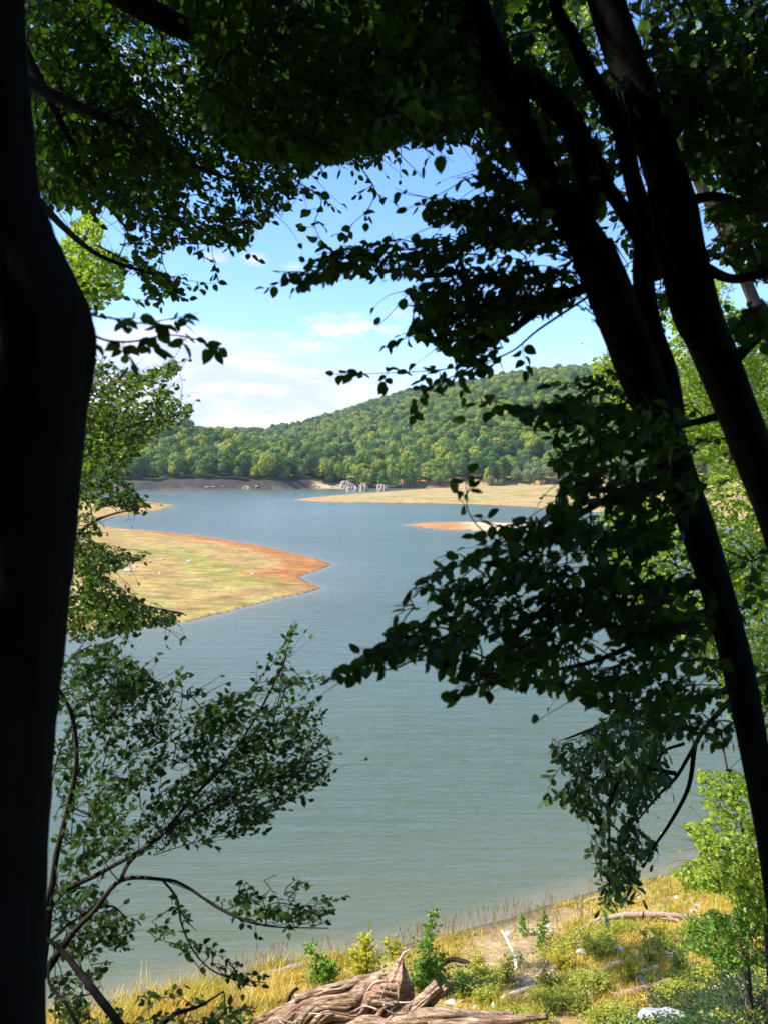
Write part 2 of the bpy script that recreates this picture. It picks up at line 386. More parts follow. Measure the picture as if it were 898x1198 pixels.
def terrain(x, y):
    jx = fbm(x * .6, y * .6, 3)
    r = np.sqrt(x * x + y * y)
    jit = jx * np.clip(r * .004, .12, 1.2)
    dn = sdf_poly(x, y, near_poly) + jit
    dp = sdf_poly(x, y, pen_poly) + jit
    dr = sdf_poly(x, y, right_poly) + jit * 2
    di = sdf_poly(x, y, isl_poly) + jit
    df = sdf_poly(x, y, far_poly) + fbm(x * .02, y * .02, 3) * 6
    def prof(d, xs, ys): return np.interp(d, xs, ys)
    hn = prof(dn, [-60, -6, 0, .4, 5.5, 16.5, 40, 150], [-6, -2.5, 0, .16, 1.52, 8.35, 11, 22]) + np.where(dn > .3, np.clip((dn - .3) * .3, 0, 1) * (.10 * fbm(x * .9, y * .9, 4) + .03 * fbm(x * 6, y * 6, 2)), 0)
    hp = prof(dp, [-60, -6, 0, 1, 12, 30, 80, 300], [-6, -2.2, 0, .12, .75, 1.7, 5, 25]) + np.where(dp > 0, np.clip(dp * .1, 0, 1) * (.10 * fbm(x * .25, y * .25, 3)), 0)
    hr = prof(dr, [-60, -10, 0, 1.5, 15, 60, 150], [-6, -2.2, 0, .12, .6, 2.3, 5.6]) + np.where(dr > 0, np.clip(dr * .05, 0, 1) * (.25 * fbm(x * .08, y * .08, 3)), 0)
    hi = prof(di, [-60, -6, 0, 1, 5, 20], [-6, -2.0, 0, .1, .45, .6])
    # far bank, 6 m high, then wooded slopes
    left = sst(x, 40, -60)
    bank = 5.2 + 1.3 * fbm(x * .03, y * .0 + 3, 3)
    soft = sst(x, -45, -30) * sst(x, -5, -22)            # sandy cone
    steep = 7 + soft * 14
    hf = np.where(df < 0, np.clip(df * .3, -6, 0), np.minimum(df / steep, 1) ** 1.0 * bank + np.clip(df - 8, 0, None) * .05)
    hf = hf + np.where(df > 0, np.clip(df, 0, 6) / 6 * (1.1 * fbm(x * .12, y * .12, 4)), 0)
    rz = np.interp(x, ridge_x, ridge_z)
    st = 455 + 150 * sst(x, 60, -70); t = np.clip((y - st) / (1055 - st), 0, 1.6)
    big = rz * np.where(t < 1, t ** .92 * (1.15 - .15 * t), 1 - (t - 1) * .5)
    spur = fbm((x + .8 * y) * .0065, (y - .8 * x) * .0045, 4) * 30 * sst(t, .03, .3) * sst(t, 1.02, .7)
    # left knoll close behind the shore
    kn = 24 * np.exp(-((x + 175) / 95) ** 2) * np.exp(-((y - 540) / 55) ** 2) + 9 * np.exp(-((x + 28) / 42) ** 2) * np.exp(-((y - 500) / 50) ** 2)
    kn = kn + 10 * np.exp(-((x + 420) / 180) ** 2) * np.exp(-((y - 590) / 100) ** 2)
    hill = np.where(y > 440, np.maximum(big + spur, 0) + kn, 0) * sst(df, 6, 60)
    hf = hf + hill
    h = np.maximum.reduce([hn, hp, hr, hi, hf])
    return h, (dn, dp, dr, di, df)

def albedo(x, y, h, D):
    dn, dp, dr, di, df = D
    ochre = np.array([.50, .36, .13]); straw = np.array([.58, .46, .22]); green = np.array([.23, .27, .05]); red = np.array([.36, .165, .055])
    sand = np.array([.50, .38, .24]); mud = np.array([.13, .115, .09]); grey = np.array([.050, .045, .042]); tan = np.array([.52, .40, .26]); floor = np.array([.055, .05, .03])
    def mix(a, b, t): return a * (1 - t[..., None]) + b * t[..., None]
    one = np.ones(x.shape)
    n1 = fbm(x * .12, y * .12, 4); n2 = fbm(x * .5 + 9, y * .5, 4); n3 = fbm(x * 1.7, y * 1.7 + 4, 3)
    # near bank
    c = mix(one[..., None] * ochre * .8, green * .8, sst(n2 + n3 * .4, .0, .5))
    c = mix(c, sand * .9, sst(fbm(x * .8 + 40, y * .8, 4), .16, .5) * .8)
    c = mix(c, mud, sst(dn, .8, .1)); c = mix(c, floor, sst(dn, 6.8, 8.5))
    # peninsula
    q = mix(one[..., None] * np.array([.36, .255, .09]), np.array([.42, .32, .14]), sst(n2, -.2, .5))
    w = G(430, 690); ax = x - G(330, 672)[0]; 
    gl = [G(180, 655), G(230, 662), G(270, 672), G(300, 685)]
    dg = np.full(x.shape, 1e9)
    for a, b in zip(gl[:-1], gl[1:]):
        e = b - a; tt = np.clip(((x - a[0]) * e[0] + (y - a[1]) * e[1]) / (e @ e), 0, 1)
        dg = np.minimum(dg, np.hypot(x - a[0] - tt * e[0], y - a[1] - tt * e[1]))
    q = mix(q, green, sst(dg + n2 * 3.0, 4.2, .5) * .7)
    q = mix(q, green * .95, sst(n1 * .7 + n2 * .5, .0, .5) * .42)
    q = mix(q, np.array([.34, .20, .10]), sst(fbm(x * .9, y * .35 + 8, 3), .0, .4) * .6)
    tip = sst(dp + n2 * 2.0, 7.5, 3.0) * sst(y + x * .35 + n2 * 3, 62, 70) * sst(x, -60, -25)
    q = mix(q, red, np.clip(tip, 0, 1))
    q = mix(q, red * .9, sst(dp + n3 * .5, 1.6, .6) * .7 * sst(y + x * .35, 58, 66))
    q = mix(q, np.array([.20, .16, .10]), sst(dp, .35, .05))
    c = np.where((dp > -2)[..., None], q, c)
    # right flats and islet
    r = mix(one[..., None] * straw * .62, ochre * .72, sst(n1, -.3, .3)); r = mix(r, green * .9, sst(n2 + n1, .05, .5) * .55)
    r = mix(r, tan * .8, sst(fbm(x * .05 + 7, y * .1, 3), .15, .4) * .7); r = mix(r, np.array([.46, .27, .10]), sst(dr + n2 * 2, 9, 1) * .8)
    r = mix(r, np.array([.5, .24, .10]), sst(fbm(x * .04, y * .04 + 5, 2), .25, .5) * .6)
    c = np.where((dr > -2)[..., None] & (y > 110)[..., None], r, c)
    i = mix(one[..., None] * np.array([.38, .19, .08]), tan * 1.0, sst(x, G(530, 616)[0], G(560, 616)[0]))
    c = np.where((di > -2)[..., None], i, c)
    f = mix(one[..., None] * grey * (1 + .5 * fbm(x * .25, h * .9, 4))[..., None], tan * .7, sst(fbm(x * .09, y * .0 + h * .1, 3), .3, .55) * sst(h, 1.6, .3) * .8)  # grey shale, its albedo lowered to hold the bank's shade
    f = mix(f, tan * .92, sst(x, -45, -38) * sst(x, -14, -22))
    f = mix(f, np.array([.50, .30, .17]), sst(x, 8, 16) * sst(x, 90, 60) * .9)
    f = mix(f, np.array([.035, .05, .02]), sst(df + n1 * 2, 8, 12))
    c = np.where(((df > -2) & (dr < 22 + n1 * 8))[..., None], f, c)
    band = .93 + .10 * np.sin(h * 22 + n2 * 3)
    c = c * np.where(((dp > 0) | (dr > 0) | (dn > 0)), band, 1)[..., None]
    c = np.where((h < .03)[..., None], mud * .9 + 0 * c, c)
    return c

def ground_mat():
    def b(nt, L):
        at = nd(nt, 'ShaderNodeAttribute', attribute_name='albedo'); geo = nd(nt, 'ShaderNodeNewGeometry')
        n = nd(nt, 'ShaderNodeTexNoise', inp={'Scale': 9.0, 'Detail': 8, 'Roughness': .7}); L.new(geo.outputs['Position'], n.inputs['Vector'])
        n2 = nd(nt, 'ShaderNodeTexNoise', inp={'Scale': 1.1, 'Detail': 8, 'Roughness': .75}); L.new(geo.outputs['Position'], n2.inputs['Vector'])
        c = mulc(nt, at.outputs['Color'], ramp(nt, n.outputs['Fac'], [(.3, (.55, .5, .45)), (.5, (1, 1, 1)), (.72, (1.35, 1.32, 1.25))]))
        c = mulc(nt, c, ramp(nt, n2.outputs['Fac'], [(.35, (.72, .72, .66)), (.65, (1.2, 1.15, 1.1))]))
        mp = nd(nt, 'ShaderNodeMapping'); mp.inputs['Scale'].default_value = (.35, 1.0, 2.0); mp.inputs['Rotation'].default_value = (0, 0, .25); L.new(geo.outputs['Position'], mp.inputs[0])
        n3 = nd(nt, 'ShaderNodeTexNoise', inp={'Scale': .8, 'Detail': 10, 'Roughness': .8}); L.new(mp.outputs[0], n3.inputs['Vector'])
        c = mulc(nt, c, ramp(nt, n3.outputs['Fac'], [(.36, (.58, .55, .48)), (.5, (1, 1, 1)), (.66, (1.42, 1.38, 1.35))]))
        p = nd(nt, 'ShaderNodeBsdfPrincipled', inp={'Roughness': .9, 'Specular IOR Level': .15}); L.new(c, p.inputs['Base Color'])
        bp = nd(nt, 'ShaderNodeBump', inp={'Strength': .7, 'Distance': .06}); L.new(n.outputs['Fac'], bp.inputs['Height'])
        bp2 = nd(nt, 'ShaderNodeBump', inp={'Strength': .5, 'Distance': .3}); L.new(n2.outputs['Fac'], bp2.inputs['Height']); L.new(bp.outputs[0], bp2.inputs['Normal'])
        L.new(bp2.outputs[0], p.inputs['Normal']); return p.outputs[0]
    return mat('ground', b)

def build_ground():
    fine = np.arange(-46, 46.01, .17); coarse1 = np.linspace(-180, -46, 90, endpoint=False); coarse2 = np.linspace(46.17, 180, 90)
    ang = np.radians(np.concatenate([coarse1, fine, coarse2]))
    r = [0.6]
    while r[-1] < 2500: r.append(r[-1] * (1.011 if r[-1] > 9 else 1.03))
    r = np.array(r)
    A, R = np.meshgrid(ang, r); x = R * np.sin(A); y = R * np.cos(A)
    h, D = terrain(x, y)
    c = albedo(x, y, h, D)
    V = np.stack([x, y, h], -1).reshape(-1, 3); nc = len(ang); nr = len(r)
    i = np.arange(nr - 1)[:, None]; j = np.arange(nc - 1)[None, :]
    Q = np.stack([i * nc + j, (i) * nc + j + 1, (i + 1) * nc + j + 1, (i + 1) * nc + j], -1).reshape(-1, 4)
    z0, _ = terrain(np.zeros(1), np.zeros(1))
    V = np.vstack([V, [[0, 0, float(z0[0])]]]); c = np.vstack([c.reshape(-1, 3), [[.055, .05, .03]]])
    T = np.stack([np.full(nc - 1, len(V) - 1), np.arange(nc - 1) + 1, np.arange(nc - 1)], 1)
    Q = Q[:, ::-1]
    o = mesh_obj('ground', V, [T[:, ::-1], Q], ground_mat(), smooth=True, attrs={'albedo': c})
    tag(o, 'ochre and green lake shores with wooded hillsides', kind='structure')
build_ground()

def hz(x, y):
    h, D = terrain(np.array([float(x)]), np.array([float(y)])); return float(h[0])

_TT = np.arange(6, 45, .03)
def ground_at(px, py, off=0.0):
    r = pix_dir(px, py); q = r[None] * _TT[::10, None] + np.array([0, 0, CAMZ]); h, D = terrain(q[:, 0], q[:, 1])
    i = int(np.argmax(q[:, 2] < h + off)); i0 = max(i - 1, 0) * 10
    q = r[None] * _TT[i0:i0 + 14, None] + np.array([0, 0, CAMZ]); h, D = terrain(q[:, 0], q[:, 1])
    k = int(np.argmax(q[:, 2] < h + off)); return q[k]

# ------------------------------------------------------------------ water
def water_mat():
    def b(nt, L):
        geo = nd(nt, 'ShaderNodeNewGeometry')
        cd = nd(nt, 'ShaderNodeVectorMath', operation='DISTANCE'); L.new(geo.outputs['Position'], cd.inputs[0]); cd.inputs[1].default_value = (0, 0, 0)
        def nz(sc, scale, det, rough=.5, dist=0):
            mp = nd(nt, 'ShaderNodeMapping'); mp.inputs['Scale'].default_value = sc; mp.inputs['Rotation'].default_value = (0, 0, math.radians(-7)); L.new(geo.outputs['Position'], mp.inputs[0])
            n = nd(nt, 'ShaderNodeTexNoise', inp={'Scale': scale, 'Detail': det, 'Roughness': rough, 'Distortion': dist}); L.new(mp.outputs[0], n.inputs['Vector']); return n.outputs['Fac']
        w1 = nz((.22, 1.9, 1), 1.0, 4, .55, .4); w2 = nz((1.2, 4.2, 1), 1.6, 3); w3 = nz((.010, .05, 1), 1.0, 5, .6)
        calm = nd(nt, 'ShaderNodeMapRange', inp={'From Min': .40, 'From Max': .60, 'To Min': .45, 'To Max': 1.0}); L.new(w3, calm.inputs['Value'])
        b1 = nd(nt, 'ShaderNodeBump', inp={'Distance': .17}); L.new(w1, b1.inputs['Height']); L.new(calm.outputs[0], b1.inputs['Strength'])
        b2 = nd(nt, 'ShaderNodeBump', inp={'Distance': .035, 'Strength': .55}); L.new(w2, b2.inputs['Height']); L.new(b1.outputs[0], b2.inputs['Normal'])
        at = nd(nt, 'ShaderNodeAttribute', attribute_name='depth')
        col = ramp(nt, at.outputs['Fac'], [(0.0, (.18, .155, .085)), (.06, (.095, .110, .060)), (.42, (.070, .092, .050)), (.80, (.082, .110, .070)), (1.0, (.095, .135, .125))])
        p = nd(nt, 'ShaderNodeBsdfPrincipled', inp={'Roughness': .22, 'IOR': 1.55, 'Specular IOR Level': .5}); L.new(col, p.inputs['Base Color'])
        L.new(b2.outputs[0], p.inputs['Normal']); return p.outputs[0]
    return mat('lake_water', b)

def build_water():
    ang = np.radians(np.linspace(-75, 75, 260)); r = np.geomspace(8, 1400, 300)
    A, R = np.meshgrid(ang, r); x = R * np.sin(A); y = R * np.cos(A)
    h, D = terrain(x, y); dep = np.clip(-h / 6, 0, 1)
    V = np.stack([x, y, 0 * x], -1).reshape(-1, 3); nc = len(ang); nr = len(r)
    i = np.arange(nr - 1)[:, None]; j = np.arange(nc - 1)[None, :]
    Q = np.stack([i * nc + j, (i + 1) * nc + j, (i + 1) * nc + j + 1, (i) * nc + j + 1], -1).reshape(-1, 4)[:, ::-1]
    o = mesh_obj('lake_water', V, [Q], water_mat(), smooth=True, attrs={'depth': dep.ravel()})
    tag(o, 'green-grey rippled reservoir water', kind='structure')
build_water()

# ------------------------------------------------------------------ leaves
def leaf_template(kind):
    if kind == 'ovate':
        w = .70; z = .07
        V = [(0, 0, 0), (0, .35, 0), (0, .7, 0), (0, 1, -.06)]
        for s in (-1, 1): V += [(s * w * .36, .13, z * .6), (s * w * .5, .42, z), (s * w * .34, .74, z * .5)]
        T = []
        for k, s in ((4, 0), (7, 1)):
            t = [(0, k, 1), (k, k + 1, 1), (k + 1, 2, 1), (k + 1, k + 2, 2), (k + 2, 3, 2)]
            T += [(a, c, b) if s else (a, b, c) for a, b, c in t]
    elif kind == 'oak':
        w = .56; z = .05; V = [(0, 0, 0), (0, .35, 0), (0, .7, 0), (0, 1, 0)]
        out = [(.12, .08), (.30, .22), (.17, .32), (.44, .45), (.26, .55), (.50, .70), (.28, .78), (.30, .93)]
        T = []
        for s in (-1, 1):
            k = len(V); V += [(s * a * w * 1.05, b, z * a) for a, b in out]
            t = [(0, k, 1), (k, k + 1, 1), (k + 1, k + 2, 1), (k + 2, k + 3, 1), (k + 3, 2, 1), (k + 3, k + 4, 2), (k + 4, k + 5, 2), (k + 5, k + 6, 2), (k + 6, 3, 2), (k + 6, k + 7, 3)]
            T += [(a, c, b) if s > 0 else (a, b, c) for a, b, c in t]
    else:  # small
        w = .58; V = [(0, 0, 0), (-w * .5, .4, .07), (w * .5, .4, .07), (0, .55, 0), (0, 1, 0)]
        T = [(0, 1, 3), (0, 3, 2), (1, 4, 3), (3, 4, 2)]
    return np.array(V, float), np.array(T)
TPL = {k: leaf_template(k) for k in ('ovate', 'oak', 'small')}

def nrm(a): return a / (np.linalg.norm(a, axis=-1, keepdims=True) + 1e-9)
def leaves_mesh(name, pos, axis, nor, size, m, parent, kind='ovate'):
    tv, tt = TPL[kind]
    a = nrm(axis); n = nrm(nor - a * (nor * a).sum(-1, keepdims=True)); s = np.cross(a, n)
    w = rng.uniform(.85, 1.15, len(pos))[:, None, None]
    curl = rng.uniform(-.5, 2.2, len(pos))[:, None, None]
    V = pos[:, None, :] + size[:, None, None] * (tv[None, :, 0:1] * s[:, None, :] * w + tv[None, :, 1:2] * a[:, None, :] + (tv[None, :, 2:3] * curl - .12 * curl * tv[None, :, 1:2] ** 2) * n[:, None, :])
    T = tt[None] + (np.arange(len(pos)) * len(tv))[:, None, None]
    return mesh_obj(name, V.reshape(-1, 3), [T.reshape(-1, 3)], m, parent, smooth=False)

class Foliage:
    """collects twigs (attached to a branch skeleton) and the leaves along them"""
    def __init__(s, seed): s.g = np.random.default_rng(seed); s.lp = []; s.la = []; s.ln = []; s.ls = []; s.tw = MB(); s.sk = []
    def skeleton(s, pts): s.sk.append(np.asarray(pts))
    def twig(s, base, d, L, n, ls, clip=None, droop=.35, side_n=None, planar=.7):
        g = s.g; d = d / np.linalg.norm(d)
        seg = 5; pts = [np.array(base, float)]; v = d.copy()
        for k in range(seg):
            v = v + g.normal(0, .12, 3) + np.array([0, 0, -droop * .13]); v /= np.linalg.norm(v); pts.append(pts[-1] + v * L / seg)
        pts = np.array(pts); tp = pts
        up = np.array([0, 0, 1.]) + g.normal(0, .35, 3)
        sd_ = np.cross(v, up); sd_ /= np.linalg.norm(sd_) + 1e-9
        nrmv = np.cross(sd_, v); 
        ts = (np.arange(n) + .6 + g.uniform(-.2, .2, n)) / n
        idx = np.minimum((ts * seg).astype(int), seg - 1); fr = (ts * seg - idx)[:, None]
        pos = pts[idx] * (1 - fr) + pts[np.minimum(idx + 1, seg)] * fr
        sgn = np.where(np.arange(n) % 2, 1., -1.)[:, None]
        tv = nrm(np.diff(pts, axis=0))[idx]
        ax = tv * .55 + sd_ * sgn * (.85 + g.normal(0, .2, (n, 1))) + g.normal(0, .28, (n, 3)) + np.array([0, 0, -droop])
        ax[-1] = tv[-1] + g.normal(0, .1, 3)
        nn = nrmv * planar + g.normal(0, 1 - planar + .2, (n, 3))
        pos = pos + nrm(ax) * ls * .12
        sz = ls * g.uniform(.7, 1.15, n) * np.where(ts > .92, .8, 1)
        if clip is not None:
            px, py = proj(pos + nrm(ax) * sz[:, None] * .5)
            keep = clip(px, py) | (g.random(n) < .04)
            ns = int(math.ceil(ts[keep].max() * seg)) + 1 if keep.any() else 0; tp = pts[:max(ns, 2)]
            pos, ax, nn, sz = pos[keep], ax[keep], nn[keep], sz[keep]
        if len(pos): tube(s.tw, tp, np.linspace(.0016 + L * .004, .0009, seg + 1)[:len(tp)], 3)
        if len(pos): s.lp.append(pos); s.la.append(ax); s.ln.append(nn); s.ls.append(sz)
    def attach(s, bases, r=.0035, maxd=12.0, sag=.06):
        """join twig bases to the closest branch, nearest first, so they chain"""
        sk = np.concatenate(s.sk); bases = np.asarray(bases)
        buf = np.zeros((len(sk) + len(bases) * 2 + 8, 3)); buf[:len(sk)] = sk; n = len(sk)
        # initial distance
        d0 = np.array([np.min(((sk - b) ** 2).sum(1)) for b in bases]); order = np.argsort(d0)
        for k in order:
            b = bases[k]; q = ((buf[:n] - b) ** 2).sum(1); j = int(np.argmin(q)); dd = math.sqrt(q[j])
            if dd > 1e-4 and dd < maxd:
                a = buf[j]; mid = (a + b) / 2 + s.g.normal(0, .07 * dd, 3) + np.array([0, 0, sag * dd])
                pts, rr = smooth_path([a, mid, b], [r * (1 + dd), r * (1 + dd * .4), r * .7], 3)
                tube(s.tw, pts, rr, 4)
                buf[n] = mid; buf[n + 1] = b; n += 2
            else:
                buf[n] = b; n += 1
    def region(s, poly, dr, count, L=.32, n=9, ls=.06, out=(0, 0, 0), droop=.35, thr=-.25, cs=1.6, origin=None, loose=0, radial=.7):
        """twigs through a volume that shows as `poly` (photo pixels) between two depths"""
        g = s.g; poly = np.asarray(poly, float); lo = poly.min(0); hi = poly.max(0); bases = []; todo = []
        tries = 0
        clip = lambda px, py: in_poly(px, py, poly)
        while len(bases) < count and tries < count * 60:
            tries += 1
            m = 64; px = g.uniform(lo[0], hi[0], m); py = g.uniform(lo[1], hi[1], m); ok = in_poly(px, py, poly)
            for x, y in zip(px[ok], py[ok]):
                d = g.uniform(*dr); b = P(x, y, d)
                if vnoise2(b[0] * cs + 3 * d, b[2] * cs * 1.6 - d) < thr + g.normal(0, .12): continue
                o = np.array(out, float) + g.normal(0, .55, 3) * np.array([1, 1, .45])
                if origin is not None:
                    rv = b - np.asarray(origin); rv /= np.linalg.norm(rv) + 1e-6; o = o + rv * radial
                bases.append(b); s.twig(b, o + 1e-3, L * g.uniform(.6, 1.3), n, ls, clip, droop)
                if len(bases) >= count: break
        if bases: s.attach(bases)
    def spray(s, path, d, r0=.006, side=.3, every=.09, ls=.06, n=7, L=.22, droop=.35, up=0.0):
        """a branch drawn through photo points at depths d, with side twigs"""
        g = s.g
        pts = [P(p[0], p[1], dd) for p, dd in zip(path, np.interp(np.linspace(0, 1, len(path)), np.linspace(0, 1, len(d)), d))]
        pts, rr = smooth_path(pts, np.linspace(r0, .0015, len(path)), 6)
        tube(s.tw, pts, rr, 5); s.skeleton(pts)
        ln = np.concatenate([[0], np.cumsum(np.linalg.norm(np.diff(pts, axis=0), axis=1))]); tot = ln[-1]
        k = 0; t = side * tot
        while t < tot:
            p = np.array([np.interp(t, ln, pts[:, i]) for i in range(3)]); q = np.array([np.interp(min(t + .03, tot), ln, pts[:, i]) for i in range(3)])
            v = q - p; v = v / (np.linalg.norm(v) + 1e-9)
            sd_ = np.cross(v, [0, 0, 1]); sd_ /= np.linalg.norm(sd_) + 1e-9
            sg = 1 if k % 2 else -1
            fr = t / tot
            s.twig(p, v * .7 + sd_ * sg * .8 + g.normal(0, .3, 3) + np.array([0, 0, up - .1]), L * (1.15 - .75 * fr) * g.uniform(.7, 1.2), max(3, int(n * (1.15 - .6 * fr))), ls, None, droop)
            k += 1; t += every * g.uniform(.7, 1.3)
        s.twig(pts[-1], pts[-1] - pts[-3], L * .5, 4, ls, None, droop)
    def finish(s, parent, m, kind='ovate', name='foliage', tm=None):
        o = leaves_mesh(name, np.concatenate(s.lp), np.concatenate(s.la), np.concatenate(s.ln), np.concatenate(s.ls), m, parent, kind)
        t = s.tw.build('twigs', tm or M_TWIG, parent)
        return o, t

def px_tube(mb, path, rpx, d, sides=12, rough=.05, k=7, fol=None, flute=0, seed=1):
    """limb through photo points; rpx radius as photo pixels at that depth"""
    dd = np.interp(np.linspace(0, 1, len(path)), np.linspace(0, 1, len(d)), d)
    pts = [P(p[0], p[1], z) for p, z in zip(path, dd)]; rr = [r * z / F for r, z in zip(rpx, dd)]
    pts, rr = smooth_path(pts, rr, k); tube(mb, pts, rr, sides, rough, seed, flute)
    if fol is not None: fol.skeleton(pts[::3])
    return pts

# ------------------------------------------------------------------ left foreground tree
def left_tree():
    b = P(-8, 1560, 2.0); base = (b[0], b[1], hz(b[0], b[1]) - .05)
    t = empty('beech_tree', base, 'big dark leaning tree trunk filling the left edge, with a bulging bend halfway up', 'tree')
    fo = Foliage(3); mb = MB()
    pts = px_tube(mb, [(-30, -420), (-30, -200), (-26, 0), (-18, 120), (-6, 230), (22, 310), (47, 375), (50, 420), (38, 500), (30, 600), (20, 720), (8, 850), (0, 1000), (-4, 1198), (-8, 1560), (-8, 1800)],
            [36, 40, 46, 47, 47, 50, 56, 55, 56, 56, 55, 54, 53, 54, 62, 90], [2.0], 28, .035, 14, fo, seed=4, flute=3)
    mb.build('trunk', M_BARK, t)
    # limbs high on the trunk reaching over the water
    lb = MB()
    for path, r, d in [([(-26, 60), (60, 110), (150, 150), (230, 195), (290, 215)], [12, 7, 5, 3, 1], [2.0, 4.5, 6]),
                       ([(-30, -160), (60, -60), (190, 20), (320, 80), (430, 130)], [24, 18, 14, 8, 3], [2.0, 4, 5.5]),
                       ([(-20, 130), (50, 240), (110, 295), (160, 315), (200, 325)], [9, 5, 3, 2, 1], [2.0, 4.5, 5.5]),
                       ([(-28, -40), (30, 60), (80, 160), (120, 230), (150, 270)], [11, 6, 4, 3, 1], [2.0, 4.5, 6]),
                       ([(-30, -300), (160, -120), (330, -40), (470, 20), (540, 60)], [24, 18, 14, 10, 4], [2.0, 4, 5])]:
        px_tube(lb, path, r, d, 7, .04, 6, fo, seed=len(path))
    lb.build('limbs', M_BARK, t)
    main = [(20, -40), (20, 70), (30, 215), (60, 242), (128, 238), (150, 285), (160, 330), (172, 350), (188, 352), (236, 331), (205, 322), (170, 312), (185, 296), (234, 283), (262, 280), (282, 296), (296, 272), (322, 250),
            (345, 232), (352, 212), (372, 196), (400, 190), (436, 196), (452, 178), (500, 150), (540, 120), (560, -40)]
    org = P(-30, -100, 2.5)
    fo.region(main, (4.6, 7.2), 1800, .36, 10, .062, (.35, .1, -.15), .35, -.12, 1.5, org)
    top = [(160, -40), (230, 60), (240, 150), (300, 190), (380, 190), (450, 170), (560, 150), (600, -40)]
    fo.region(top, (3.4, 5.6), 1000, .34, 10, .062, (.3, .1, -.2), .4, -.5, 1.6, org)
    left = [(20, 0), (28, 225), (60, 250), (128, 248), (200, 270), (230, 200), (180, 130), (130, 60), (110, -20)]
    fo.region(left, (4.0, 6.0), 420, .34, 10, .058, (.3, .1, -.2), .4, -.25, 1.6, org)
    for q in ([(110, 285), (150, 305), (195, 322), (238, 331)], [(170, 270), (220, 285), (262, 284), (288, 294)], [(230, 235), (280, 250), (318, 244)], [(60, 325), (110, 345), (160, 350)],
              [(140, 300), (180, 335), (205, 345)], [(260, 225), (300, 225), (345, 222)], [(180, 250), (240, 270), (250, 305)]):
        fo.spray(q, [5.2, 5.4], .006, .1, .10, .06, 8, .22)
    # near dangling sprays beside the trunk bend
    fo.spray([(60, 300), (100, 362), (130, 372), (165, 378), (205, 372)], [2.0, 2.5], .005, .35, .08, .05, 5, .13)
    fo.spray([(80, 350), (110, 392), (150, 400), (200, 392), (240, 400)], [2.0, 2.6], .005, .25, .08, .05, 5, .13)
    fo.spray([(300, 170), (345, 210), (375, 232), (368, 262), (378, 285)], [5, 4.2], .005, .4, .11, .06, 5, .16)
    fo.spray([(390, 150), (425, 200), (438, 222), (430, 245), (405, 268)], [4.6, 4.2], .005, .4, .11, .06, 5, .16)
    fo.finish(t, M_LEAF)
left_tree()

